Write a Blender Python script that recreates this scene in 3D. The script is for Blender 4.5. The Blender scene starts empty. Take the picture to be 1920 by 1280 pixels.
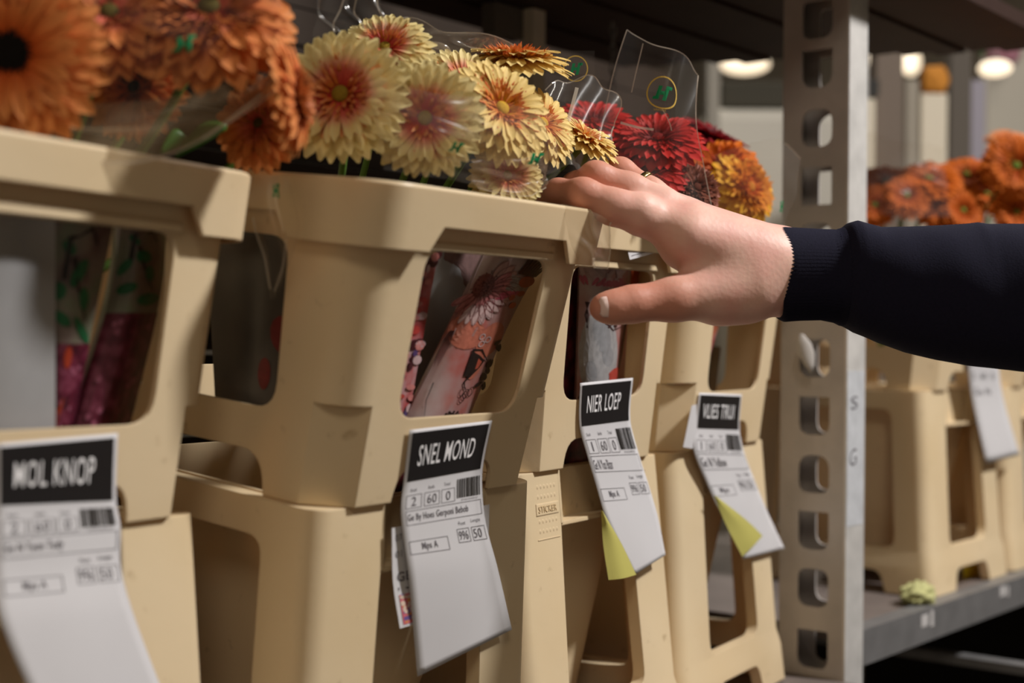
import bpy, bmesh, math, random
import numpy as np
from mathutils import Vector, Matrix, Euler

random.seed(7)
rng = np.random.default_rng(11)
scn = bpy.context.scene
COL = scn.collection
PI = math.pi

# ------------------------------------------------------------------ camera
CAM = Vector((-0.6294, -0.6937, 0.1022))
YAW, PITCH, ROLL, FPX = math.radians(50.5765), math.radians(0.0669), math.radians(0.4994), 2667.8
FWD = Vector((math.sin(YAW) * math.cos(PITCH), math.cos(YAW) * math.cos(PITCH), math.sin(PITCH)))
_r = FWD.cross(Vector((0, 0, 1))).normalized()
_u = _r.cross(FWD)
RIGHT = _r * math.cos(ROLL) + _u * math.sin(ROLL)
UP = -_r * math.sin(ROLL) + _u * math.cos(ROLL)
cd = bpy.data.cameras.new('camera')
cam = bpy.data.objects.new('camera', cd)
COL.objects.link(cam)
cam.matrix_world = Matrix(((RIGHT.x, UP.x, -FWD.x, CAM.x), (RIGHT.y, UP.y, -FWD.y, CAM.y),
                           (RIGHT.z, UP.z, -FWD.z, CAM.z), (0, 0, 0, 1)))
cd.sensor_width = 36.0
cd.lens = FPX * 36.0 / 1920.0
cd.clip_start = 0.05
cd.dof.use_dof = True
cd.dof.focus_distance = 1.10
cd.dof.aperture_fstop = 4.0
scn.camera = cam

# ------------------------------------------------------------------ world, lights, exposure
w = bpy.data.worlds.new('world')
scn.world = w
w.use_nodes = True
w.node_tree.nodes['Background'].inputs[0].default_value = (1.0, 0.87, 0.72, 1)
w.node_tree.nodes['Background'].inputs[1].default_value = 0.085

def area(name, loc, target, size, power, color):
    l = bpy.data.lights.new(name, 'AREA')
    l.energy = power
    l.color = color
    l.shape = 'DISK'
    l.size = size
    o = bpy.data.objects.new(name, l)
    COL.objects.link(o)
    o.location = loc
    d = Vector(target) - Vector(loc)
    o.rotation_euler = d.to_track_quat('-Z', 'Y').to_euler()
    return o

area('aisle_lamp', (1.26, -1.50, 1.92), (0.2, 0.0, 0.1), 0.26, 84, (1.0, 0.97, 0.95))
area('aisle_lamp_rear', (3.2, -0.6, 2.6), (1.6, 0.6, 0.2), 0.5, 20, (1.0, 0.93, 0.82))
area('left_fill', (-1.9, -1.9, 2.3), (0.0, 0.0, 0.1), 0.9, 20, (1.0, 0.86, 0.68))  # unseen fill light, added to lift the shaded left faces
area('store_lamp', (3.6, 2.4, 2.75), (3.6, 2.0, 0.0), 0.9, 60, (1.0, 0.90, 0.76))

scn.view_settings.view_transform = 'Standard'
scn.view_settings.look = 'None'
scn.view_settings.exposure = 0.0
scn.view_settings.gamma = 1.0
scn.view_settings.use_curve_mapping = False

# ------------------------------------------------------------------ helpers
def px(u, v, d):
    """point of the place that the photograph shows at pixel (u, v), d metres along the view axis"""
    return CAM + FWD * d + RIGHT * ((u - 960) / FPX * d) - UP * ((v - 640) / FPX * d)

def ray(u, v):
    return FWD + RIGHT * ((u - 960) / FPX) - UP * ((v - 640) / FPX)

def cvec(a, b, c):
    return (RIGHT * a + UP * b - FWD * c).normalized()

def tag(o, label=None, cat=None, group=None, kind=None):
    if label: o['label'] = label
    if cat: o['category'] = cat
    if group: o['group'] = group
    if kind: o['kind'] = kind
    return o

def empty(name, loc=(0, 0, 0), mat=None):
    o = bpy.data.objects.new(name, None)
    o.empty_display_size = 0.02
    COL.objects.link(o)
    if mat is not None: o.matrix_world = mat
    else: o.location = loc
    return o

def link_mesh(name, me, m=None, parent=None, smooth=False):
    if m is not None:
        me.materials.clear()
        me.materials.append(m)
    if smooth:
        me.polygons.foreach_set('use_smooth', [True] * len(me.polygons))
    o = bpy.data.objects.new(name, me)
    COL.objects.link(o)
    if parent is not None: o.parent = parent
    return o

def wpart(name, me, m, parent, smooth=False):
    """mesh given in world coordinates, linked as a child of parent"""
    o = link_mesh(name, me, m, None, smooth)
    o.parent = parent
    o.matrix_parent_inverse = parent_world(parent).inverted()
    return o

def parent_world(p):
    m = p.matrix_basis.copy()
    q = p
    while q.parent is not None:
        m = q.parent.matrix_basis @ q.matrix_parent_inverse @ m
        q = q.parent
    return m

def pymesh(name, v, f):
    me = bpy.data.meshes.new(name)
    me.from_pydata([tuple(p) for p in v], [], f)
    me.update()
    return me

class MB:
    """collects boxes, tubes and lofts into one mesh"""
    def __init__(self): self.v = []; self.f = []
    def add(self, v, f):
        n = len(self.v)
        self.v += [tuple(p) for p in v]
        self.f += [tuple(i + n for i in q) for q in f]
    def box(self, x0, x1, y0, y1, z0, z1, M=None):
        v = [Vector(p) for p in ((x0, y0, z0), (x1, y0, z0), (x1, y1, z0), (x0, y1, z0), (x0, y0, z1), (x1, y0, z1), (x1, y1, z1), (x0, y1, z1))]
        if M is not None: v = [M @ p for p in v]
        self.add(v, [(0, 3, 2, 1), (4, 5, 6, 7), (0, 1, 5, 4), (1, 2, 6, 5), (2, 3, 7, 6), (3, 0, 4, 7)])
    def loft(self, rings, cap=True, closed=False):
        n = len(rings[0]); v = []; f = []
        for r in rings: v += r
        k = len(rings)
        for i in range(k if closed else k - 1):
            a = i * n; b = ((i + 1) % k) * n
            for j in range(n):
                f.append((a + j, a + (j + 1) % n, b + (j + 1) % n, b + j))
        if cap and not closed:
            f.append(tuple(range(n - 1, -1, -1)))
            f.append(tuple((k - 1) * n + j for j in range(n)))
        self.add(v, f)
    def tube(self, pts, radii, n=8):
        pts = [Vector(p) for p in pts]
        if not hasattr(radii, '__len__'): radii = [radii] * len(pts)
        rings = []
        up = Vector((0.13, 0.21, 0.97))
        for i, p in enumerate(pts):
            t = (pts[min(i + 1, len(pts) - 1)] - pts[max(i - 1, 0)]).normalized()
            a = t.cross(up)
            if a.length < 1e-3: a = t.cross(Vector((1, 0, 0)))
            a.normalize(); b = t.cross(a)
            rings.append([p + (a * math.cos(2 * PI * j / n) + b * math.sin(2 * PI * j / n)) * radii[i] for j in range(n)])
        self.loft(rings)
    def mesh(self, name='mesh'):
        return pymesh(name, self.v, self.f)

def evaluated(o):
    dg = bpy.context.evaluated_depsgraph_get()
    dg.update()
    return bpy.data.meshes.new_from_object(o.evaluated_get(dg))

def boolean(base, cutters, op='DIFFERENCE'):
    """base, cutters: MB; returns the carved mesh"""
    me = base.mesh()
    fixn(me)
    o = bpy.data.objects.new('tmp', me); COL.objects.link(o)
    tmp = [o]
    for c in cutters:
        cm = c.mesh(); fixn(cm)
        co = bpy.data.objects.new('tmpc', cm); COL.objects.link(co); tmp.append(co)
        md = o.modifiers.new('b', 'BOOLEAN'); md.object = co; md.operation = op; md.solver = 'EXACT'
    me2 = evaluated(o)
    for t in tmp: bpy.data.objects.remove(t)
    return me2

def fixn(me):
    bm = bmesh.new(); bm.from_mesh(me)
    bmesh.ops.recalc_face_normals(bm, faces=bm.faces)
    bm.to_mesh(me); bm.free()

def join_meshes(name, meshes):
    bm = bmesh.new()
    for m in meshes: bm.from_mesh(m)
    me = bpy.data.meshes.new(name)
    bm.to_mesh(me); bm.free()
    return me

def auto_smooth(me, ang=35):
    bm = bmesh.new(); bm.from_mesh(me)
    for f in bm.faces: f.smooth = True
    for e in bm.edges:
        if len(e.link_faces) == 2:
            e.smooth = e.calc_face_angle(0) < math.radians(ang)
    bm.to_mesh(me); bm.free()

# ------------------------------------------------------------------ materials
MATS = {}
def nodes(name):
    m = bpy.data.materials.new(name); m.use_nodes = True
    nt = m.node_tree
    return m, nt, nt.nodes['Principled BSDF'], nt.nodes['Material Output']

def plain(name, col, rough=0.6, spec=0.3, metal=0.0, noise=0.0, scale=40, bump=0.0, bscale=300):
    if name in MATS: return MATS[name]
    m, nt, b, out = nodes(name)
    b.inputs['Base Color'].default_value = (*col, 1)
    b.inputs['Roughness'].default_value = rough
    b.inputs['Specular IOR Level'].default_value = spec
    b.inputs['Metallic'].default_value = metal
    if noise > 0:
        tc = nt.nodes.new('ShaderNodeTexCoord')
        n = nt.nodes.new('ShaderNodeTexNoise'); n.inputs['Scale'].default_value = scale; n.inputs['Detail'].default_value = 5
        nt.links.new(tc.outputs['Object'], n.inputs['Vector'])
        mx = nt.nodes.new('ShaderNodeMix'); mx.data_type = 'RGBA'
        mx.inputs[6].default_value = (*[c * (1 - noise) for c in col], 1)
        mx.inputs[7].default_value = (*[min(1, c * (1 + noise)) for c in col], 1)
        nt.links.new(n.outputs['Fac'], mx.inputs[0])
        nt.links.new(mx.outputs[2], b.inputs['Base Color'])
    if bump > 0:
        tc = nt.nodes.new('ShaderNodeTexCoord')
        n = nt.nodes.new('ShaderNodeTexNoise'); n.inputs['Scale'].default_value = bscale
        nt.links.new(tc.outputs['Object'], n.inputs['Vector'])
        bp = nt.nodes.new('ShaderNodeBump'); bp.inputs['Strength'].default_value = bump; bp.inputs['Distance'].default_value = 0.001
        nt.links.new(n.outputs['Fac'], bp.inputs['Height'])
        nt.links.new(bp.outputs[0], b.inputs['Normal'])
    MATS[name] = m
    return m

def plastic_mat():
    m, nt, b, out = nodes('cream_plastic')
    N = nt.nodes.new; L = nt.links.new
    tc = N('ShaderNodeTexCoord')
    n1 = N('ShaderNodeTexNoise'); n1.inputs['Scale'].default_value = 9; n1.inputs['Detail'].default_value = 6
    n2 = N('ShaderNodeTexNoise'); n2.inputs['Scale'].default_value = 70; n2.inputs['Detail'].default_value = 3
    oi = N('ShaderNodeObjectInfo')
    ad = N('ShaderNodeVectorMath'); ad.operation = 'ADD'
    L(tc.outputs['Object'], ad.inputs[0]); L(oi.outputs['Random'], ad.inputs[1])
    L(ad.outputs[0], n1.inputs['Vector']); L(ad.outputs[0], n2.inputs['Vector'])
    r1 = N('ShaderNodeValToRGB'); r1.color_ramp.elements[0].position = 0.35; r1.color_ramp.elements[1].position = 0.7
    r1.color_ramp.elements[0].color = (0.80, 0.650, 0.422, 1); r1.color_ramp.elements[1].color = (0.765, 0.605, 0.370, 1)
    L(n1.outputs['Fac'], r1.inputs['Fac'])
    r2 = N('ShaderNodeValToRGB'); r2.color_ramp.elements[0].position = 0.665; r2.color_ramp.elements[1].position = 0.80
    r2.color_ramp.elements[0].color = (0, 0, 0, 1); r2.color_ramp.elements[1].color = (0.5, 0.5, 0.5, 1)
    L(n2.outputs['Fac'], r2.inputs['Fac'])
    mx = N('ShaderNodeMix'); mx.data_type = 'RGBA'; mx.inputs[7].default_value = (0.36, 0.25, 0.12, 1)
    L(r2.outputs['Color'], mx.inputs[0]); L(r1.outputs['Color'], mx.inputs[6])
    L(mx.outputs[2], b.inputs['Base Color'])
    b.inputs['Roughness'].default_value = 0.42
    b.inputs['Specular IOR Level'].default_value = 0.35
    bv = N('ShaderNodeBevel'); bv.samples = 4; bv.inputs['Radius'].default_value = 0.0016
    bp = N('ShaderNodeBump'); bp.inputs['Strength'].default_value = 0.05; bp.inputs['Distance'].default_value = 0.002
    n3 = N('ShaderNodeTexNoise'); n3.inputs['Scale'].default_value = 120
    L(tc.outputs['Object'], n3.inputs['Vector']); L(n3.outputs['Fac'], bp.inputs['Height'])
    L(bv.outputs[0], bp.inputs['Normal']); L(bp.outputs[0], b.inputs['Normal'])
    tl = N('ShaderNodeBsdfTranslucent'); tl.inputs[0].default_value = (0.92, 0.58, 0.27, 1)
    ms = N('ShaderNodeMixShader'); ms.inputs[0].default_value = 0.17
    L(b.outputs[0], ms.inputs[1]); L(tl.outputs[0], ms.inputs[2]); L(ms.outputs[0], out.inputs['Surface'])
    return m
PLASTIC = plastic_mat()

def film_mat(name, haze=0.06, tint=(0.9, 0.88, 0.85), gloss=0.5, rough=0.06, edge=0.0):
    m, nt, b, out = nodes(name)
    N = nt.nodes.new; L = nt.links.new
    nt.nodes.remove(b)
    tr = N('ShaderNodeBsdfTransparent'); tr.inputs[0].default_value = (0.96, 0.95, 0.93, 1)
    gl = N('ShaderNodeBsdfGlossy'); gl.inputs['Roughness'].default_value = rough; gl.inputs[0].default_value = (1, 1, 1, 1)
    df = N('ShaderNodeBsdfDiffuse'); df.inputs[0].default_value = (*tint, 1)
    tl = N('ShaderNodeBsdfTranslucent'); tl.inputs[0].default_value = (*tint, 1)
    md = N('ShaderNodeMixShader'); md.inputs[0].default_value = 0.5
    L(df.outputs[0], md.inputs[1]); L(tl.outputs[0], md.inputs[2])
    fr = N('ShaderNodeLayerWeight'); fr.inputs[0].default_value = 0.35
    mu = N('ShaderNodeMath'); mu.operation = 'MULTIPLY'; mu.inputs[1].default_value = gloss
    L(fr.outputs['Fresnel'], mu.inputs[0])
    m1 = N('ShaderNodeMixShader'); m1.inputs[0].default_value = haze
    L(tr.outputs[0], m1.inputs[1]); L(md.outputs[0], m1.inputs[2])
    m2 = N('ShaderNodeMixShader')
    L(mu.outputs[0], m2.inputs[0]); L(m1.outputs[0], m2.inputs[1]); L(gl.outputs[0], m2.inputs[2])
    L(m2.outputs[0], out.inputs['Surface'])
    return m
FILM = film_mat('clear_film', haze=0.035, gloss=0.10, rough=0.24)
FILM_FRONT = film_mat('front_film', haze=0.05, gloss=0.003, rough=0.22)
FILM_HAZY = film_mat('hazy_film', haze=0.42, tint=(0.42, 0.32, 0.20), gloss=0.06, rough=0.25)
FILM_SOFT = film_mat('soft_film', haze=0.22, tint=(0.55, 0.45, 0.33), gloss=0.09, rough=0.16)
FILM_SOFT2 = film_mat('soft_front_film', haze=0.20, tint=(0.60, 0.42, 0.30), gloss=0.004, rough=0.2)
FILM_EDGE_GLINT = film_mat('film_edge_glint', haze=0.45, tint=(0.8, 0.72, 0.6), gloss=0.6, rough=0.2)

PAPER = plain('label_paper', (0.60, 0.585, 0.595), 0.55, 0.3, noise=0.03, scale=30)
PAPER_BACK = plain('yellow_label_backing', (0.46, 0.42, 0.115), 0.5, 0.3)
INK = plain('black_ink', (0.012, 0.010, 0.010), 0.5, 0.3)
INK_GREY = plain('grey_ink', (0.13, 0.12, 0.13), 0.6, 0.2)
WHITE_INK = plain('white_ink', (0.80, 0.78, 0.78), 0.55, 0.2)
GREEN_INK = plain('green_ink', (0.0, 0.22, 0.075), 0.5, 0.3)
GOLD_INK = plain('gold_ink', (0.62, 0.42, 0.08), 0.5, 0.3)
STEM = plain('stem_green', (0.10, 0.20, 0.03), 0.55, 0.3, noise=0.2)
METAL = plain('galvanised_steel', (0.46, 0.42, 0.39), 0.6, 0.4, 0.15, noise=0.22, scale=26, bump=0.1, bscale=140)
METAL_LIT = plain('lit_steel_flange', (0.62, 0.60, 0.57), 0.5, 0.5, 0.3, noise=0.25, scale=40)  # paler copy of the post steel: light on the flange put into the colour
BEAM = plain('steel_beam', (0.23, 0.225, 0.225), 0.5, 0.5, 0.5, noise=0.3, scale=30)
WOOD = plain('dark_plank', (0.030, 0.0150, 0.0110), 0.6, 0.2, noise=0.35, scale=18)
UNDER_SHADE = plain('under_beam_shade', (0.018, 0.015, 0.013), 0.7, 0.1)
BOARD = plain('shelf_board', (0.16, 0.13, 0.115), 0.6, 0.3, noise=0.3, scale=14)

# ------------------------------------------------------------------ sheets with print (labels, films, sleeves)
def catmull(P, t):
    """P: list of (t, value) knots; value numpy; smooth interpolation"""
    ts = [k[0] for k in P]
    n = len(P)
    if t <= ts[0]: i = 0
    elif t >= ts[-1]: i = n - 2
    else:
        i = 0
        while t > ts[i + 1]: i += 1
    t0, t1 = ts[i], ts[i + 1]
    x = (t - t0) / (t1 - t0)
    p1, p2 = P[i][1], P[i + 1][1]
    m1 = (p2 - P[i - 1][1]) / (t1 - ts[i - 1]) if i > 0 else (p2 - p1) / (t1 - t0)
    m2 = (P[i + 2][1] - p1) / (ts[i + 2] - t0) if i + 2 < n else (p2 - p1) / (t1 - t0)
    h = t1 - t0
    return ((2 * x**3 - 3 * x**2 + 1) * p1 + (x**3 - 2 * x**2 + x) * h * m1 + (-2 * x**3 + 3 * x**2) * p2 + (x**3 - x**2) * h * m2)

class Sheet:
    """a curved sheet: columns (s) of rows (t) of world points"""
    def __init__(self, cols, ss=None, tts=None, wrinkle=None):
        n = len(cols)
        ss = ss or [i / (n - 1) for i in range(n)]
        self.cols = []
        for i, c in enumerate(cols):
            tt = tts or [j / (len(c) - 1) for j in range(len(c))]
            self.cols.append((ss[i], [(tt[j], np.array(p)) for j, p in enumerate(c)]))
        self.wr = wrinkle
    def raw(self, s, t):
        return catmull([(a, catmull(c, t)) for a, c in self.cols], s)
    def __call__(self, s, t, off=0.0):
        p = self.raw(s, t)
        if off == 0 and self.wr is None: return Vector(p)
        e = 1e-3
        ds = self.raw(s + e, t) - self.raw(s - e, t)
        dt = self.raw(s, t + e) - self.raw(s, t - e)
        n = np.cross(dt, ds); n /= (np.linalg.norm(n) + 1e-12)
        vd = np.array(CAM) - p
        if n @ vd < 0: n = -n
        if self.wr is not None: off = off + self.wr(s, t)
        return Vector(p + n * off)
    def mesh(self, name, nu=16, nv=24, s0=0, s1=1, t0=0, t1=1, off=0.0, thick=0.0):
        v = []; f = []
        for j in range(nv + 1):
            for i in range(nu + 1):
                v.append(self(s0 + (s1 - s0) * i / nu, t0 + (t1 - t0) * j / nv, off))
        for j in range(nv):
            for i in range(nu):
                a = j * (nu + 1) + i
                f.append((a, a + 1, a + nu + 2, a + nu + 1))
        me = pymesh(name, v, f)
        if thick > 0:
            n = len(v)
            for j in range(nv + 1):
                for i in range(nu + 1):
                    v.append(self(s0 + (s1 - s0) * i / nu, t0 + (t1 - t0) * j / nv, off - thick))
            f2 = list(f) + [tuple(n + k for k in reversed(q)) for q in f]
            bd = [i for i in range(nu + 1)] + [j * (nu + 1) + nu for j in range(1, nv + 1)] + [nv * (nu + 1) + i for i in range(nu - 1, -1, -1)] + [j * (nu + 1) for j in range(nv - 1, 0, -1)]
            for k in range(len(bd)):
                a, b = bd[k], bd[(k + 1) % len(bd)]
                f2.append((a, n + a, n + b, b))
            me = pymesh(name, v, f2)
        return me

_GL = {}
def glyphs(text, bold=0.0, shear=0.0):
    key = (text, bold, shear)
    if key in _GL: return _GL[key]
    c = bpy.data.curves.new('txt', 'FONT'); c.body = text; c.size = 1; c.offset = bold; c.resolution_u = 3; c.shear = shear
    c.space_character = 1.08; c.dimensions = '2D'; c.fill_mode = 'BOTH'
    o = bpy.data.objects.new('txt', c); COL.objects.link(o)
    me = evaluated(o)
    v = np.array([(p.co.x, p.co.y) for p in me.vertices]) if len(me.vertices) else np.zeros((0, 2))
    f = [tuple(p.vertices) for p in me.polygons]
    bpy.data.objects.remove(o); bpy.data.curves.remove(c); bpy.data.meshes.remove(me)
    lo, hi = v.min(0), v.max(0)
    v = (v - lo) / (hi - lo)
    _GL[key] = (v, f)
    return v, f

class Print:
    """flat print laid on a Sheet"""
    def __init__(self, sheet, off=0.00025): self.s = sheet; self.off = off; self.mb = MB()
    def text(self, txt, s0, s1, t0, t1, bold=0.0, shear=0.0, skew=0.0):
        v, f = glyphs(txt, bold, shear)
        self.mb.add([self.s(s0 + (s1 - s0) * a, t1 + (t0 - t1) * b + skew * a, self.off) for a, b in v], f)
    def quad(self, s0, s1, t0, t1, nu=1, nv=1):
        v = [self.s(s0 + (s1 - s0) * i / nu, t0 + (t1 - t0) * j / nv, self.off) for j in range(nv + 1) for i in range(nu + 1)]
        f = [(j * (nu + 1) + i, j * (nu + 1) + i + 1, (j + 1) * (nu + 1) + i + 1, (j + 1) * (nu + 1) + i) for j in range(nv) for i in range(nu)]
        self.mb.add(v, f)
    def frame(self, s0, s1, t0, t1, ws=0.005, wt=0.0018):
        self.quad(s0, s1, t0, t0 + wt, 4); self.quad(s0, s1, t1 - wt, t1, 4)
        self.quad(s0, s0 + ws, t0, t1, 1, 3); self.quad(s1 - ws, s1, t0, t1, 1, 3)
    def poly(self, pts):
        c = (sum(p[0] for p in pts) / len(pts), sum(p[1] for p in pts) / len(pts))
        n = len(pts)
        ext = max(max(abs(p[0] - c[0]) for p in pts), max(abs(p[1] - c[1]) for p in pts))
        R_ = 1 if ext < 0.06 else (2 if ext < 0.12 else 4)
        v = [self.s(*c, self.off)]
        for k in range(1, R_ + 1): v += [self.s(c[0] + (a - c[0]) * k / R_, c[1] + (b - c[1]) * k / R_, self.off) for a, b in pts]
        f = [(0, 1 + i, 1 + (i + 1) % n) for i in range(n)]
        for k in range(1, R_):
            o = 1 + (k - 1) * n
            f += [(o + i, o + n + i, o + n + (i + 1) % n, o + (i + 1) % n) for i in range(n)]
        self.mb.add(v, f)
    def ellipse(self, cs, ct, a, b, rot=0.0, n=14, asp=1.0):
        pts = []
        for i in range(n):
            q = 2 * PI * i / n
            x, y = a * math.cos(q), b * math.sin(q)
            pts.append((cs + x * math.cos(rot) - y * math.sin(rot), ct + (x * math.sin(rot) + y * math.cos(rot)) * asp))
        self.poly(pts)
    def petal(self, cs, ct, L, W, rot, asp=1.0, n=12):
        pts = []
        for i in range(n):
            q = 2 * PI * i / n
            y = 0.5 - 0.5 * math.cos(q)
            x = math.sin(q) * (0.45 + 0.55 * y) * W
            y *= L
            pts.append((cs + x * math.cos(rot) - y * math.sin(rot), ct + (x * math.sin(rot) + y * math.cos(rot)) * asp))
        self.poly(pts)
    def stroke(self, pts, wd, asp=1.0):
        n = len(pts)
        v = []
        for i, (a, b) in enumerate(pts):
            p0 = pts[max(i - 1, 0)]; p1 = pts[min(i + 1, n - 1)]
            dx, dy = p1[0] - p0[0], (p1[1] - p0[1]) / asp
            l = math.hypot(dx, dy) + 1e-9
            ww = wd * (1 - 0.75 * i / (n - 1))
            v.append(self.s(a - dy / l * ww, b + dx / l * ww * asp, self.off)); v.append(self.s(a + dy / l * ww, b - dx / l * ww * asp, self.off))
        self.mb.add(v, [(2 * i, 2 * i + 1, 2 * i + 3, 2 * i + 2) for i in range(n - 1)])
    def ring(self, cs, ct, rs, rt, wd=0.12, n=28):
        v = []
        for i in range(n):
            q = 2 * PI * i / n
            for k in (1, 1 - wd): v.append(self.s(cs + rs * k * math.cos(q), ct + rt * k * math.sin(q), self.off))
        self.mb.add(v, [(2 * i, 2 * i + 1, (2 * i + 3) % (2 * n), (2 * i + 2) % (2 * n)) for i in range(n)])
    def done(self, name, m, parent):
        o = wpart(name, self.mb.mesh(name), m, parent)
        if name.startswith(('print', 'small_print', 'barcode', 'picture_')) and name not in ('printed_emblem', 'printed_ring'): o['kind'] = 'stuff'
        return o

# ------------------------------------------------------------------ setting: room shell
def struct(name, x0, x1, y0, y1, z0, z1, m):
    b = MB(); b.box(x0, x1, y0, y1, z0, z1)
    return tag(link_mesh(name, b.mesh(name), m), kind='structure')
FLOORM = plain('concrete_floor', (0.10, 0.085, 0.07), 0.6, 0.3, noise=0.2, scale=3)
WALLM = plain('pale_wall', (0.42, 0.37, 0.30), 0.7, 0.2, noise=0.06, scale=2)
CEILM = plain('ceiling_grey', (0.13, 0.115, 0.095), 0.8, 0.1, noise=0.15, scale=2)
struct('floor', -3, 8.1, -3.1, 7.1, -1.15, -1.1, FLOORM)
struct('ceiling', -3, 8.1, -3.1, 7.1, 2.9, 2.95, CEILM)
struct('wall_left', -3.1, -3, -3.1, 7.1, -1.15, 2.95, WALLM)
struct('wall_right', 8.0, 8.1, -3.1, 7.1, -1.1, 2.9, WALLM)
struct('wall_front', -3, 8, -3.1, -3.0, -1.1, 2.9, WALLM)
struct('wall_back', -3, 8, 7.0, 7.1, -1.1, 2.9, WALLM)

# ------------------------------------------------------------------ collar and bucket geometry
H = 0.2064; BATT = 0.0278; WB = 0.185; DB = 0.255
def rrect(hw, y0, y1, r, z, n=6, chamf=0):
    pts = []
    for cx, cy, a0 in ((hw - r, y0 + r, -PI / 2), (hw - r, y1 - r, 0), (-hw + r, y1 - r, PI / 2), (-hw + r, y0 + r, PI)):
        for i in range(n + 1):
            a = a0 + PI / 2 * i / n
            k = 1.0
            if chamf: k = 0.98 * math.cos(PI / 4) / math.cos(PI / 2 * i / n - PI / 4) + 0.02
            pts.append((cx + r * k * math.cos(a), cy + r * k * math.sin(a), z))
    return pts
def yf(z): return -BATT * z / H
def yb(z): return DB + BATT * z / H
def hw(z): return 0.1155 + 0.0100 * z / H

def rtrap(wb, wt, z0, z1, r, c=0.0, n=5, rt=None):
    """rounded trapezoid in the (x, z) plane"""
    rt = rt if rt is not None else r
    P = [(-wb / 2 + c, z0, r), (wb / 2 + c, z0, r), (wt / 2 + c, z1, rt), (-wt / 2 + c, z1, rt)]
    out = []
    for i in range(4):
        p = Vector(P[i][:2]); a = (Vector(P[i - 1][:2]) - p).normalized(); b = (Vector(P[(i + 1) % 4][:2]) - p).normalized()
        rr = P[i][2]
        if rr < 1e-5: out.append(tuple(p)); continue
        for k in range(n + 1):
            t = k / n
            q0 = p + a * rr; q1 = p + b * rr
            out.append(tuple((q0 * (1 - t) ** 2 + p * 2 * t * (1 - t) + q1 * t * t)))
    return out
def prism_y(pts, y0, y1):
    m = MB(); m.loft([[(x, y0, z) for x, z in pts], [(x, y1, z) for x, z in pts]]); return m
def prism_x(pts, x0, x1):
    m = MB(); m.loft([[(x0, y, z) for y, z in pts], [(x1, y, z) for y, z in pts]]); return m

def collar_meshes():
    T = 0.0032
    def csec(z, chamf, d=0.0):
        r = 0.0255 + 0.0015 * z / H - d * 0.3
        return rrect(hw(z) - d, yf(z) + d, yb(z) - d, r, z, 8, chamf)
    out = MB(); out.loft([csec(z, c) for z, c in ((0, 1), (0.0655, 1), (0.0662, 0), (0.12, 0), (H - 0.004, 0))])
    inn = MB(); inn.loft([csec(z, c, T) for z, c in ((-0.02, 1), (0.064, 1), (0.0655, 0), (0.12, 0), (H + 0.02, 0))])
    win = prism_y(rtrap(0.1328, 0.1392, 0.0567, 0.1670, 0.018, rt=0.014), -0.12, DB + 0.12)
    arch = prism_y(rtrap(0.116, 0.104, -0.03, 0.024, 0.0, rt=0.018), -0.12, DB + 0.12)
    cy = DB / 2
    swin = prism_x(rtrap(0.155, 0.165, 0.0567, 0.1670, 0.018, c=cy, rt=0.016), -0.3, 0.3)
    sarch = prism_x(rtrap(0.150, 0.135, -0.03, 0.028, 0.0, c=cy, rt=0.018), -0.3, 0.3)
    body = boolean(out, [inn, win, arch, swin, sarch])
    # rim
    RO = 0.0105
    rout = MB(); zz = [0.166, 0.180, 0.2045, H]
    rout.loft([rrect(0.1310 + 0.0015 * (z - 0.166) / 0.04 - (0.0012 if z == H else 0), yf(z) - RO + (0.0012 if z == H else 0), yb(z) + RO - (0.0012 if z == H else 0), 0.027, z, 8) for z in zz])
    rin = MB(); rin.loft([rrect(0.1280, yf(z) - RO + 0.003, yb(z) + RO - 0.003, 0.024, z, 8) for z in (0.15, H - 0.003)])
    rop = MB(); rop.loft([rrect(hw(H) - T, yf(H) + T, yb(H) - T, 0.024, z) for z in (0.19, H + 0.02)])
    ntp = [(-0.0845, 0.15), (0.0845, 0.15), (0.0805, 0.166), (0.0702, 0.1821), (-0.0702, 0.1821), (-0.0805, 0.166)]
    n1 = prism_y(ntp, -0.2, DB + 0.2)
    k = 0.092 / 0.0845
    n2 = prism_x([(cy + (x * k if abs(x) < 0.08 else x * k), z) for x, z in ntp], -0.3, 0.3)
    rim = boolean(rout, [rin, rop, n1, n2])
    # inner lip under the rim notch
    lip = MB()
    lip.box(-0.072, 0.072, yf(0.17) - 0.0022, yf(0.17) + 0.004, 0.1675, 0.1725)
    body = join_meshes('collar_body', [body, lip.mesh()])
    for m in (body, rim): fixn(m); auto_smooth(m, 32)
    return body, rim

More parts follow.
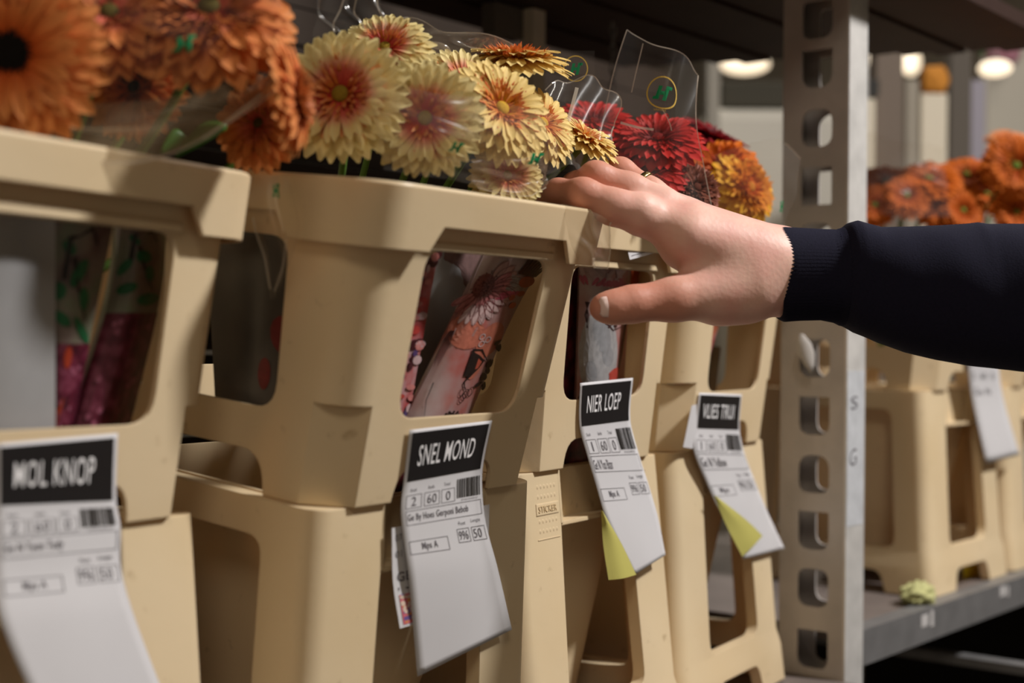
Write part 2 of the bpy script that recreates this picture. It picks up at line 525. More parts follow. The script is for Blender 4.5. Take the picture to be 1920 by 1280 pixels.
BH = 0.26
def bucket_meshes():
    T = 0.012
    g = 0.030
    def bw(z): return 0.1215 - g * z
    def f0(z): return 0.004 + 0.062 * z
    def f1(z): return DB - 0.004 - 0.062 * z
    sec = [(0.0, 0), (-0.10, 0), (-0.205, 0), (-0.222, 0.003), (-BH, 0.004)]
    out = MB(); out.loft([rrect(bw(z) + e, f0(z) - e, f1(z) + e, 0.016, z) for z, e in reversed(sec)])
    inn = MB(); inn.loft([rrect(bw(z) + e - T, f0(z) - e + T, f1(z) + e - T, 0.008, z) for z, e in [(-BH - 0.02, 0.004), (-0.222, 0.003), (-0.205, 0), (-0.1, 0), (0.02, -0.0015)]])
    cy = DB / 2
    fo = prism_y(rtrap(0.126, 0.108, -0.203, -0.0015 + 0.03, 0.016, rt=0.0), -0.12, DB + 0.12)
    ar = prism_y(rtrap(0.13, 0.10, -BH - 0.02, -0.232, 0.0, rt=0.012), -0.12, DB + 0.12)
    so = prism_x(rtrap(0.178, 0.160, -0.203, -0.024, 0.016, c=cy, rt=0.014), -0.3, 0.3)
    sa = prism_x(rtrap(0.17, 0.14, -BH - 0.02, -0.232, 0.0, c=cy, rt=0.012), -0.3, 0.3)
    frame = boolean(out, [inn, fo, ar, so, sa])
    ex = MB()
    # recessed front and back panels with slanted cheeks and a bottom ledge, top plate ring
    for s, y in ((1, 0.0), (-1, DB)):
        def Y(d): return y + s * d
        for a, b in (((-0.054, 0.004), (-0.047, 0.020)), ((0.054, 0.004), (0.047, 0.020))):
            dz = -0.045
            v = []
            for (x, d) in (a, b):
                v += [(x, Y(d), -0.001), (x, Y(d - 0.003), dz)]
            x0, d0 = a; x1, d1 = b
            v = [(x0, Y(d0), -0.001), (x1, Y(d1), -0.001), (x1, Y(d1), dz), (x0, Y(d0 - 0.003), dz)]
            off = 0.003 * (1 if x0 < 0 else -1)
            v += [(p[0] - off, p[1], p[2]) for p in v]
            ex.add(v, [(0, 1, 2, 3), (7, 6, 5, 4), (0, 4, 5, 1), (1, 5, 6, 2), (2, 6, 7, 3), (3, 7, 4, 0)])
        ex.box(-0.050, 0.050, min(Y(0.018), Y(0.021)), max(Y(0.018), Y(0.021)), -0.046, -0.001)
        ex.box(-0.055, 0.055, min(Y(0.002), Y(0.021)), max(Y(0.002), Y(0.021)), -0.047, -0.0435)
    em = ex.mesh()
    # inner water container
    ib = MB()
    ib.loft([rrect(0.1030 + 0.20 * z, 0.022 - 0.16 * z, DB - 0.022 + 0.16 * z, 0.02, z) for z in (-0.235, -0.1, 0.0)])
    ii = MB()
    ii.loft([rrect(0.1030 + 0.20 * z - 0.003, 0.022 - 0.16 * z + 0.003, DB - 0.022 + 0.16 * z - 0.003, 0.017, z) for z in (-0.23, -0.1, 0.02)])
    inner = boolean(ib, [ii])
    body = join_meshes('bucket_body', [frame, em])
    for m in (body, inner): fixn(m); auto_smooth(m, 32)
    return body, inner

COLLAR_BODY, COLLAR_RIM = collar_meshes()
BUCKET_BODY, BUCKET_INNER = bucket_meshes()

def stack_matrix(x, y, z, r, t, e):
    return Matrix.Translation((x, y, z)) @ Matrix.Rotation(math.radians(r), 4, 'Z') @ Matrix.Rotation(math.radians(e), 4, 'X') @ Matrix.Rotation(math.radians(t), 4, 'Y')

STK = [stack_matrix(-0.1913, -0.0119, -0.0024, 9.15, 0.52, -0.38),
       stack_matrix(0.0954, -0.0364, -0.0028, 4.59, -0.27, 6.54),
       stack_matrix(0.3680, 0.0300, -0.001, 4.82, -0.70, -1.40),
       stack_matrix(0.6400, 0.0640, -0.0010, 8.0, -0.11, -0.92)]
CL = ['cream plastic bucket collar at far left, holding orange gerberas behind the MOL KNOP label',
      'cream plastic bucket collar gripped by the hand, holding cream gerberas, SNEL MOND label',
      'cream plastic bucket collar behind the thumb, holding red gerberas, NIER LOEP label',
      'cream plastic bucket collar nearest the steel post, holding yellow gerberas, VLIES TRUI label']
BL = ['cream lower bucket at far left, half hidden by the MOL KNOP label',
      'cream lower bucket under the gripped collar, its open left side showing, behind SNEL MOND label',
      'cream lower bucket with STICKER embossed on its corner, behind the NIER LOEP label',
      'cream lower bucket beside the steel post, behind the VLIES TRUI label']
COLLARS = []; BUCKETS = []
for i, M in enumerate(STK):
    t = empty('bucket_collar', mat=M)
    tag(t, CL[i], 'collar', 'collars in the front row')
    link_mesh('collar_body', COLLAR_BODY, PLASTIC, t); link_mesh('rim', COLLAR_RIM, PLASTIC, t)
    COLLARS.append(t)
    b = empty('flower_bucket', mat=M @ Matrix.Translation((0, 0, -0.0006)))
    tag(b, BL[i], 'bucket', 'buckets in the front row')
    link_mesh('bucket_frame', BUCKET_BODY, PLASTIC, b); link_mesh('inner_bucket', BUCKET_INNER, PLASTIC, b)
    BUCKETS.append(b)

# embossed pads on the third bucket
def sticker_pad(parent, xc, letters):
    z0, z1 = -0.058, -0.008
    m = MB()
    def yat(z): return 0.0040 + 0.062 * z
    for row, zc in enumerate((-0.0125, -0.0205, -0.0405, -0.0485)):
        for k in range(6):
            cx = xc - 0.0125 + k * 0.005
            n = 10; r = 0.0017; y = yat(zc)
            v = [(cx, y - 0.0013, zc)] + [(cx + r * math.cos(2 * PI * q / n), y + 0.0006, zc + 1.7 * r * math.sin(2 * PI * q / n)) for q in range(n)]
            m.add(v, [(0, 1 + q, 1 + (q + 1) % n) for q in range(n)])
    me = m.mesh(); auto_smooth(me, 80)
    link_mesh('embossed_dots', me, PLASTIC, parent)
    p = MB()
    def slab(x0, x1, za, zb, h):
        v = []
        for yy in (-h, 0.002):
            for x, z in ((x0, za), (x1, za), (x1, zb), (x0, zb)): v.append((x, yat(z) + yy, z))
        p.add(v, [(0, 1, 2, 3), (7, 6, 5, 4), (0, 4, 5, 1), (1, 5, 6, 2), (2, 6, 7, 3), (3, 7, 4, 0)])
    slab(xc - 0.0165, xc + 0.0165, -0.0355, -0.0258, 0.0004)
    slab(xc - 0.0165, xc + 0.0165, -0.0555, -0.0545, 0.0003)
    link_mesh('sticker_plate', p.mesh(), PLASTIC, parent)
    if letters:
        v, f = glyphs(letters, 0.01)
        q = MB()
        q.add([(xc - 0.0135 + 0.027 * a, yat(-0.033 + 0.0055 * b) - 0.0010, -0.033 + 0.0055 * b) for a, b in v], f)
        q.add([(xc - 0.0135 + 0.027 * a + 0.0003, yat(-0.033 + 0.0055 * b) - 0.0006, -0.033 + 0.0055 * b - 0.0003) for a, b in v], f)
        link_mesh('embossed_letters', q.mesh(), plain('letter_shade_plastic', (0.66, 0.50, 0.29), 0.45), parent)  # darker than the plastic: relief shade painted into the letters
sticker_pad(BUCKETS[2], -0.0765, 'STICKER')
sticker_pad(BUCKETS[2], 0.0765, 'STICKER')

# ------------------------------------------------------------------ labels
def front_hit(i, u, v, off):
    M = STK[i]
    p0 = M @ Vector((0, yf(0), 0)); p1 = M @ Vector((0, yf(H), H)); p2 = M @ Vector((0.1, yf(0), 0))
    n = (p1 - p0).cross(p2 - p0).normalized()
    if n.dot(CAM - p0) < 0: n = -n
    p0 = p0 + n * off
    d = ray(u, v)
    k = (p0 - CAM).dot(n) / d.dot(n)
    return CAM + d * k

def lab_sheet(i, left, right, tts, offs, bulge=0.0):
    c0 = [front_hit(i, u, v, o) for (u, v), o in zip(left, offs)]
    c2 = [front_hit(i, u, v, o) for (u, v), o in zip(right, offs)]
    c1 = [(a + b) / 2 + (CAM - a).normalized() * bulge for a, b in zip(c0, c2)]
    return Sheet([c0, c1, c2], tts=tts)

def bars(P, s0, s1, t0, t1, seed):
    r = random.Random(seed)
    x = s0
    while x < s1:
        wd = r.choice((0.006, 0.009, 0.014)); P.quad(x, min(x + wd, s1), t0, t1, 1, 3); x += wd + r.choice((0.005, 0.008, 0.011))

def make_label(i, sh, head, hs, nums, name, mps, fust, tmax, lab, yellow=None, h1=0.268, detail=True, nshift=0.0):
    t = empty('price_label', loc=sh(0.5, 0.0))
    tag(t, lab, 'label', 'paper labels on the front row')
    wpart('paper', sh.mesh('paper', 12, 40, thick=0.0002), PAPER, t, True)
    P = Print(sh, 0.0003); P.quad(0.035, 0.965, 0.016, h1, 6, 8); P.done('header_block', INK, t)
    P = Print(sh, 0.0006); P.text(head, hs[0], hs[1], 0.085, 0.195, 0.004, 0.10); P.done('header_lettering', WHITE_INK, t)
    P = Print(sh, 0.0003)
    for k, (a, b) in enumerate(((0.05, 0.235), (0.265, 0.45), (0.475, 0.64))):
        P.frame(a + nshift, b + nshift, 0.335, 0.395)
        wd = 0.012 if nums[k] == '1' else 0.035 * len(nums[k])
        c = (a + b) / 2 + nshift
        P.text(nums[k], c - wd * .8, c + wd * .8, 0.345, 0.385, 0.0)
    P.frame(0.05, 0.97, 0.405, 0.468)
    P.text(name[0], 0.07 + nshift, name[1] + nshift, 0.420, 0.458, 0.008)
    P.frame(0.05, 0.50, 0.535, 0.590); P.text(mps, 0.19, 0.37, 0.545, 0.582, 0.008)
    for (a, b, tx) in ((0.62, 0.77, fust[0]), (0.80, 0.97, fust[1])):
        P.frame(a, b, 0.515, 0.570); P.text(tx, a + 0.018, b - 0.022 - (0.03 if len(tx) == 2 else 0), 0.524, 0.560, 0.0)
    P.done('print', INK_GREY, t)
    P = Print(sh, 0.0003)
    for (a, b, tx) in ((0.09, 0.17, 'Stuk'), (0.31, 0.38, 'Inh'), (0.50, 0.58, 'Totaal')):
        P.text(tx, a + nshift, b + nshift, 0.305, 0.320)
    P.text('Fust', 0.655, 0.74, 0.486, 0.500); P.text('Lengte', 0.81, 0.93, 0.482, 0.500)
    P.text('8714231204987123', 0.72, 0.93, 0.391, 0.3985)
    P.done('small_print', INK_GREY, t)
    P = Print(sh, 0.0003); bars(P, 0.665, 0.965, 0.300, 0.385, i + 3); P.done('barcode', INK, t)
    return t

T9 = [0, 0.27, 0.40, 0.52, 0.68, 1.0]
s1 = lab_sheet(0, [(-8, 832), (-8, 948), (-10, 1010), (-8, 1080), (4, 1170), (78, 1345)],
               [(221, 812), (218, 938), (226, 990), (226, 1060), (250, 1150), (318, 1330)], T9, [0.002, 0.003, 0.006, 0.010, 0.018, 0.03], 0.002)
make_label(0, s1, 'MOL KNOP', (0.13, 0.80), ('2', '60', '0'), ('Ge N Yuon Tudy', 0.52), 'Mps A', ('996', '50'), 1,
           'largest white paper label at far left, black header reads MOL KNOP')
s2 = lab_sheet(1, [(768, 806), (757, 905), (752, 958), (757, 1010), (767, 1085), (783, 1268)],
               [(923, 788), (905, 878), (905, 932), (912, 985), (932, 1060), (960, 1180)], T9, [0.002, 0.003, 0.006, 0.010, 0.016, 0.024], 0.0015)
L2 = make_label(1, s2, 'SNEL MOND', (0.13, 0.83), ('2', '60', '0'), ('Ge By Hoes Gerponi Bebob', 0.80), 'Mps A', ('996', '50'), 1,
           'white paper label hanging on the gripped collar, black header reads SNEL MOND')
s3 = lab_sheet(2, [(1088, 718), (1087, 800), (1101, 853), (1118, 910), (1138, 975), (1190, 1077)],
               [(1187, 708), (1182, 788), (1197, 848), (1215, 905), (1232, 962), (1248, 1040)], T9, [0.002, 0.003, 0.006, 0.010, 0.016, 0.026], 0.0015)
L3 = make_label(2, s3, 'NIER LOEP', (0.13, 0.78), ('1', '60', '0'), ('Ge N Yoo Bizar', 0.42), 'Mps A', ('996', '50'), 1,
           'white paper label under the thumb with curled yellow edge, black header reads NIER LOEP')
s4 = lab_sheet(3, [(1311, 736), (1304, 803), (1302, 848), (1325, 905), (1350, 960), (1394, 1048)],
               [(1391, 739), (1387, 806), (1396, 850), (1415, 900), (1435, 950), (1471, 1028)], T9, [0.002, 0.003, 0.006, 0.010, 0.016, 0.026], 0.0012)
L4 = make_label(3, s4, 'VLIES TRUI', (0.12, 0.84), ('1', '60', '0'), ('Ge N Yellow', 0.55), 'Mps', ('996', '50'), 1,
           'smallest white paper label in the front row, beside the steel post, header reads VLIES TRUI')
def fold(i, cols, parent):
    sh = Sheet([[front_hit(i, u, v, o) for u, v, o in c] for c in cols])
    wpart('folded_backing', sh.mesh('folded_backing', 6, 12), PAPER_BACK, parent, True)['label'] = 'yellow underside of the curled label'
fold(2, [[(1127, 955, 0.014), (1131, 1020, 0.018), (1141, 1087, 0.024)], [(1129, 957, 0.017), (1150, 1015, 0.022), (1168, 1084, 0.03)], [(1130, 958, 0.016), (1166, 1020, 0.022), (1193, 1077, 0.029)]], L3)
fold(3, [[(1338, 928, 0.018), (1362, 985, 0.021), (1392, 1043, 0.028)], [(1340, 929, 0.019), (1388, 985, 0.024), (1412, 1024, 0.03)], [(1343, 930, 0.018), (1400, 975, 0.022), (1430, 1004, 0.029)]], L4)

# picture card behind the second label
cs = Sheet([[front_hit(1, 735, 990, 0.005), front_hit(1, 737, 1090, 0.012), front_hit(1, 750, 1178, 0.019)],
            [front_hit(1, 918, 945, 0.003), front_hit(1, 915, 1050, 0.010), front_hit(1, 915, 1128, 0.016)]])
card = empty('picture_card', loc=cs(0.5, 0))
tag(card, 'small white card with a floral picture peeking out behind the SNEL MOND label', 'card')
wpart('card_paper', cs.mesh('card_paper', 6, 8, thick=0.0002), PAPER, card)
P = Print(cs, 0.0003); P.text('07', 0.03, 0.09, 0.07, 0.13); P.text('01', 0.03, 0.09, 0.22, 0.28); P.text('GE,', 0.04, 0.2, 0.42, 0.53, 0.02); P.text('1 stuk', 0.04, 0.3, 0.57, 0.60)
P.done('print', INK_GREY, card)
for nm, col, seed in (('picture_pink', (0.55, 0.13, 0.16), 1), ('picture_orange', (0.60, 0.25, 0.06), 2), ('picture_violet', (0.16, 0.10, 0.28), 3), ('picture_cream', (0.65, 0.5, 0.4), 4)):
    r = random.Random(seed); P = Print(cs, 0.0003 + seed * 0.00004)
    if seed == 1: P.quad(0.04, 0.9, 0.65, 0.97, 3, 3)
    else:
        for k in range(26): P.ellipse(r.uniform(0.06, 0.35), r.uniform(0.66, 0.95), r.uniform(0.012, 0.03), r.uniform(0.012, 0.03), r.uniform(0, 3), 8)
    P.done(nm, plain(nm, col, 0.5), card)

# small stickers on collars three and four
q = Sheet([[front_hit(2, 1173, 452, 0.008), front_hit(2, 1181, 487, 0.010)], [front_hit(2, 1250, 425, 0.008), front_hit(2, 1258, 466, 0.010)]])
st = empty('paper_sticker', loc=q(0.5, 0.5)); tag(st, 'small white sticker on the collar rim just behind the index finger', 'sticker')
wpart('sticker_paper', q.mesh('sticker_paper', 6, 6, thick=0.0002), PAPER, st)
P = Print(q, 0.0003); P.text('Crow', 0.06, 0.22, 0.36, 0.52); P.quad(0.05, 0.95, 0.8, 0.83, 4, 1); P.done('print', INK_GREY, st)
q = Sheet([[front_hit(2, 1297, 760, -0.0), front_hit(3, 1281, 838, 0.006)], [front_hit(3, 1306, 758, 0.002), front_hit(3, 1306, 842, 0.004)]])
st = empty('paper_scrap', loc=q(0.5, 0.5)); tag(st, 'white paper scrap tucked left of the VLIES TRUI label', 'paper')
wpart('scrap_paper', q.mesh('scrap_paper', 4, 6, thick=0.0002), PAPER, st)

# ------------------------------------------------------------------ racks: shelf, steel post, beam, plank shelf above
def slot_plate(name, y0, y1, z0, z1, holes, th):
    """plate in the (y, z) plane, thickness along x, with the given hole outlines"""
    b = MB(); b.box(0, th, y0, y1, z0, z1)
    cs = []
    c = MB()
    for h in holes: c.loft([[(-0.01, y, z) for y, z in h], [(th + 0.01, y, z) for y, z in h]])
    return boolean(b, [c])
rack = empty('storage_rack', (0.80, 0.011, -0.26))
tag(rack, 'grey steel storage rack with slotted post and dark plank shelf above the flowers', 'rack')
PX, PY = 0.800, 0.0110
PW, PT = 0.0760, 0.042
def hole(zc, top, bot, w=0.0370, h=0.042):
    return rtrap(w, w, zc - h / 2, zc + h / 2, bot, c=PY + 0.0365, rt=top)
def zpix(v): return CAM.z - (v - 640) / FPX * 1.575
hs = [(25, .006, .014), (117, .0, .016), (228, .016, .014), (337, .0, .002), (442, .014, .014), (550, .012, .012), (660, .010, .014), (768, .002, .013), (877, .016, .012), (983, .002, .013), (1090, .012, .013), (1205, .003, .012), (1312, .012, .012), (-75, .012, .012), (-180, .003, .012)]
holes = [hole(zpix(v) - 0.002, a, b) for v, a, b in hs]
up = empty('slotted_post'); up.parent = rack; up.matrix_parent_inverse = parent_world(rack).inverted()
def rpart(name, me, m): return wpart(name, me, m, up)
me = slot_plate('p', PY, PY + PW, -1.1, 1.0, holes, 0.0025)
me.transform(Matrix.Translation((PX, 0, 0))); rpart('slotted_face', me, METAL)
me = slot_plate('p', PY, PY + PW, -1.1, 1.0, holes, 0.0025)
me.transform(Matrix.Translation((PX + PT, 0, 0))); rpart('slotted_face', me, METAL)
b = MB(); b.box(PX, PX + PT + 0.0025, PY - 0.0025, PY, -1.1, 1.0); rpart('front_flange', b.mesh(), METAL_LIT)['label'] = 'front flange of the post, light painted into its pale steel'
b = MB(); b.box(PX, PX + PT + 0.0025, PY + PW, PY + PW + 0.0025, -1.1, 1.0); rpart('back_flange', b.mesh(), METAL)
# beams and boards
def rk(name, x0, x1, y0, y1, z0, z1, m, parent=None):
    b = MB(); b.box(x0, x1, y0, y1, z0, z1)
    return wpart(name, b.mesh(), m, parent or rack)
rk('lower_beam', -1.0, PX, -0.075, -0.050, -0.305, -0.262, BEAM)
rk('shelf_board', -1.0, PX, -0.050, 0.56, -0.285, -0.2635, BOARD)
rk('side_beam', PX + PT + 0.0027, 1.95, 0.010, 0.033, -0.2545, -0.2145, BEAM)
rk('side_board', PX + PT + 0.0027, 1.95, 0.034, 0.56, -0.231, -0.2170, BOARD)
rk('rear_post', -0.98, -0.94, 0.53, 0.57, -1.1, 1.0, METAL)
rk('rear_post', 1.90, 1.94, 0.53, 0.57, -1.1, 1.0, METAL)
NPL = 14
for k in range(NPL):
    ya = -0.045 + k * 0.0405
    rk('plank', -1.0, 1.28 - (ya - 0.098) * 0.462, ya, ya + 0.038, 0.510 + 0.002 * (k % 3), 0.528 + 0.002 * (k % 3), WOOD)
rk('plank_bearer', 1.02, 1.065, -0.04, 0.50, 0.533, 0.556, WOOD)
rk('plank_bearer', -0.6, -0.555, -0.04, 0.50, 0.533, 0.556, WOOD)
rk('back_shade_panel', PX + PT + 0.003, 1.95, 0.545, 0.56, -1.08, -0.232, UNDER_SHADE)  # dark sheets added: shade below the beam put into their colour
rk('end_shade_panel', 1.95, 1.965, 0.0, 0.56, -1.08, -0.232, UNDER_SHADE)
rk('cross_bar', 1.20, 1.225, -0.10, 0.54, -0.318, -0.306, BEAM)
# scuff paint and stickers on the beam
for (xa, xb, za, zb) in ((0.905, 0.925, -0.206, -0.192), (0.932, 0.941, -0.209, -0.190), (1.16, 1.18, -0.203, -0.190), (1.185, 1.192, -0.206, -0.192)):
    rk('paint_scuff', xa + .1, xb + .1, 0.0094, 0.0099, za - .029, zb - .029, plain('paint_scuff', (0.5, 0.48, 0.47), 0.6, noise=0.3, scale=200))
# worn tape with print on the front flange of the post
tp = Sheet([[(PX + 0.001, PY - 0.0028, 0.075), (PX + 0.001, PY - 0.0030, -0.06), (PX + 0.001, PY - 0.0028, -0.095)], [(PX + PT, PY - 0.0028, 0.075), (PX + PT, PY - 0.0030, -0.05), (PX + PT, PY - 0.0028, -0.095)]])
tape = empty('tape_strip', tp(0.5, 0.5)); tag(tape, 'strip of worn grey tape with black letters on the front edge of the post', 'tape')
wpart('tape', tp.mesh('tape', 4, 12, thick=0.0002), plain('grey_tape', (0.50, 0.51, 0.53), 0.5, noise=0.25, scale=60), tape)
P = Print(tp, 0.0003); P.text('G', 0.15, 0.55, 0.30, 0.37, 0.0); P.text('S', 0.2, 0.6, 0.10, 0.15, 0.0); P.done('print', INK_GREY, tape)
# pale leaf caught in a slot of the post
lf = MB()
c0 = px(1512, 662, 1.555)
rings = []
for k, (a, ww) in enumerate(((-0.022, .001), (-0.012, .006), (0, .009), (0.011, .008), (0.021, .002))):
    ctr = c0 + UP * a * -1 * -1 + RIGHT * (-0.25 * a)
    rings.append([ctr + RIGHT * ww * math.cos(q * PI / 4) - FWD * 0.0025 * math.sin(q * PI / 4) for q in range(8)])
lf.loft(rings)
leafo = empty('dry_petal', c0); tag(leafo, 'pale grey dry petal caught in a slot of the steel post below the sleeve', 'petal')
wpart('petal_blade', lf.mesh(), plain('dry_petal', (0.40, 0.37, 0.34), 0.7, noise=0.2), leafo, True)

# ------------------------------------------------------------------ gerberas
PALETTES = {}
def petal_mat(name, stops, back=None):
    m, nt, b, out = nodes(name)
    N = nt.nodes.new; L = nt.links.new
    at = N('ShaderNodeAttribute'); at.attribute_name = 'along'
    oi = N('ShaderNodeObjectInfo')
    ad = N('ShaderNodeMath'); ad.operation = 'MULTIPLY_ADD'; ad.inputs[1].default_value = 0.10; 
    L(oi.outputs['Random'], ad.inputs[0])
    sb = N('ShaderNodeMath'); sb.operation = 'ADD'; L(at.outputs['Fac'], sb.inputs[0]); L(ad.outputs[0], sb.inputs[1]); ad.inputs[2].default_value = -0.05
    r = N('ShaderNodeValToRGB')
    el = r.color_ramp.elements
    el[0].position = stops[0][0]; el[0].color = (*stops[0][1], 1)
    el[1].position = stops[-1][0]; el[1].color = (*stops[-1][1], 1)
    for p, c in stops[1:-1]:
        e = el.new(p); e.color = (*c, 1)
    L(sb.outputs[0], r.inputs['Fac'])
    col = r.outputs['Color']
    # fine veins along the petal
    ac = N('ShaderNodeAttribute'); ac.attribute_name = 'across'
    sn = N('ShaderNodeMath'); sn.operation = 'SINE'; ml = N('ShaderNodeMath'); ml.operation = 'MULTIPLY'; ml.inputs[1].default_value = 22
    L(ac.outputs['Fac'], ml.inputs[0]); L(ml.outputs[0], sn.inputs[0])
    hs_ = N('ShaderNodeHueSaturation')
    v = N('ShaderNodeMath'); v.operation = 'MULTIPLY_ADD'; v.inputs[1].default_value = 0.05; v.inputs[2].default_value = 1.0
    L(sn.outputs[0], v.inputs[0]); L(v.outputs[0], hs_.inputs['Value']); L(col, hs_.inputs['Color'])
    L(hs_.outputs[0], b.inputs['Base Color'])
    b.inputs['Roughness'].default_value = 0.6; b.inputs['Specular IOR Level'].default_value = 0.2
    tl = N('ShaderNodeBsdfTranslucent'); L(hs_.outputs[0], tl.inputs[0])
    mx = N('ShaderNodeMixShader'); mx.inputs[0].default_value = 0.22
    L(b.outputs[0], mx.inputs[1]); L(tl.outputs[0], mx.inputs[2]); L(mx.outputs[0], out.inputs['Surface'])
    return m

def petal_mesh(width=0.2, tip=0.75, curl=0.12, cup=0.10, nx=4, ny=7, droop=0.0):
    v = []; f = []; al = []; ac = []
    for j in range(ny + 1):
        t = j / ny
        wd = width * (0.28 + 0.72 * math.sin(min(t / tip, 1.0) * PI / 2)) if t < tip else width * math.sqrt(max(0.0, 1 - ((t - tip) / (1 - tip)) ** 2 * 0.93))
        for i in range(nx + 1):
            s = i / nx * 2 - 1
            notch = -0.02 * (1 - abs(s)) if j == ny else 0
            v.append((s * wd / 2, t + notch - 0.03 * abs(s) * t, cup * width * s * s * 2 + curl * math.sin(t * PI) * 0.5 - droop * t * t))
            al.append(t); ac.append(s)
    for j in range(ny):
        for i in range(nx):
            a = j * (nx + 1) + i
            f.append((a, a + 1, a + nx + 2, a + nx + 1))
    me = pymesh('petal', v, f)
    for n_, d in (('along', al), ('across', ac)):
        at = me.attributes.new(n_, 'FLOAT', 'POINT'); at.data.foreach_set('value', d)
    me.polygons.foreach_set('use_smooth', [True] * len(f))
    return me

CREAM = dict(petal=[(0.0, (0.55, 0.05, 0.03)), (0.36, (0.64, 0.12, 0.08)), (0.55, (0.74, 0.36, 0.20)), (0.72, (0.78, 0.63, 0.28)), (1.0, (0.80, 0.69, 0.34))],
             inner=[(0.0, (0.60, 0.20, 0.02)), (0.5, (0.66, 0.17, 0.05)), (1.0, (0.76, 0.38, 0.15))], disc=(0.26, 0.17, 0.02))
YEL = dict(petal=[(0.0, (0.62, 0.14, 0.02)), (0.3, (0.75, 0.36, 0.10)), (0.6, (0.78, 0.56, 0.18)), (1.0, (0.80, 0.62, 0.25))],
           inner=[(0.0, (0.55, 0.30, 0.01)), (0.5, (0.66, 0.24, 0.03)), (1.0, (0.70, 0.18, 0.07))], disc=(0.45, 0.26, 0.02))
ORANGE = dict(petal=[(0.0, (0.36, 0.05, 0.01)), (0.2, (0.62, 0.10, 0.012)), (0.5, (0.74, 0.20, 0.045)), (1.0, (0.78, 0.32, 0.10))],
              inner=[(0.0, (0.03, 0.008, 0.004)), (0.5, (0.14, 0.02, 0.008)), (1.0, (0.55, 0.10, 0.02))], disc=(0.006, 0.004, 0.003))
SALMON = dict(petal=[(0.0, (0.60, 0.10, 0.05)), (0.3, (0.72, 0.19, 0.11)), (0.6, (0.72, 0.22, 0.06)), (1.0, (0.70, 0.27, 0.08))],
              inner=[(0.0, (0.10, 0.05, 0.01)), (0.5, (0.45, 0.12, 0.03)), (1.0, (0.65, 0.22, 0.06))], disc=(0.08, 0.06, 0.01))
RED = dict(petal=[(0.0, (0.14, 0.004, 0.004)), (0.5, (0.42, 0.012, 0.010)), (1.0, (0.52, 0.022, 0.016))],
           inner=[(0.0, (0.10, 0.003, 0.003)), (0.6, (0.42, 0.015, 0.012)), (1.0, (0.55, 0.05, 0.035))], disc=(0.12, 0.005, 0.004))
DUSK = dict(petal=[(0.0, (0.06, 0.02, 0.01)), (0.5, (0.22, 0.06, 0.04)), (1.0, (0.34, 0.13, 0.09))],
            inner=[(0.0, (0.10, 0.03, 0.02)), (1.0, (0.30, 0.1, 0.06))], disc=(0.08, 0.02, 0.01))
MAROON = dict(petal=[(0.0, (0.05, 0.002, 0.003)), (0.5, (0.24, 0.008, 0.012)), (1.0, (0.32, 0.012, 0.018))],
              inner=[(0.0, (0.05, 0.002, 0.003)), (1.0, (0.20, 0.008, 0.012))], disc=(0.03, 0.002, 0.002))
GOLD = dict(petal=[(0.0, (0.60, 0.09, 0.006)), (0.35, (0.72, 0.22, 0.01)), (0.7, (0.76, 0.33, 0.012)), (1.0, (0.80, 0.44, 0.03))],
            inner=[(0.0, (0.55, 0.10, 0.01)), (1.0, (0.75, 0.30, 0.02))], disc=(0.35, 0.12, 0.01))
FIRE = dict(petal=[(0.0, (0.40, 0.02, 0.006)), (0.5, (0.68, 0.10, 0.008)), (1.0, (0.76, 0.22, 0.014))],
            inner=[(0.0, (0.40, 0.03, 0.01)), (1.0, (0.70, 0.16, 0.02))], disc=(0.3, 0.06, 0.01))
BACKO = dict(petal=[(0.0, (0.40, 0.05, 0.004)), (0.5, (0.50, 0.095, 0.006)), (1.0, (0.54, 0.13, 0.008))],
             inner=[(0.0, (0.12, 0.10, 0.02)), (0.5, (0.42, 0.09, 0.01)), (1.0, (0.6, 0.16, 0.02))], disc=(0.10, 0.14, 0.02))
_PM = {}
def pmats(key, pal):
    if key not in _PM:
        disc = plain('disc_' + key, pal['disc'], 0.8, 0.1, noise=0.4, scale=400)
        meshes = []
        bw_ = 1.28 if key in ('salmon', 'dusk', 'fire', 'gold') else 1.0
        for k, (wd, tp_, cu, cp, dr) in enumerate(((0.215, 0.84, 0.08, 0.05, 0.06), (0.21, 0.83, 0.10, 0.06, 0.03), (0.23, 0.80, 0.12, 0.08, 0.0))):
            me = petal_mesh(wd * bw_, tp_, cu, cp, droop=dr); meshes.append(me)
        pm = petal_mat('petals_' + key, pal['petal']); im = petal_mat('florets_' + key, pal['inner'])
        for me in meshes: me.materials.append(pm)
        _PM[key] = (meshes, im, disc)
    return _PM[key]

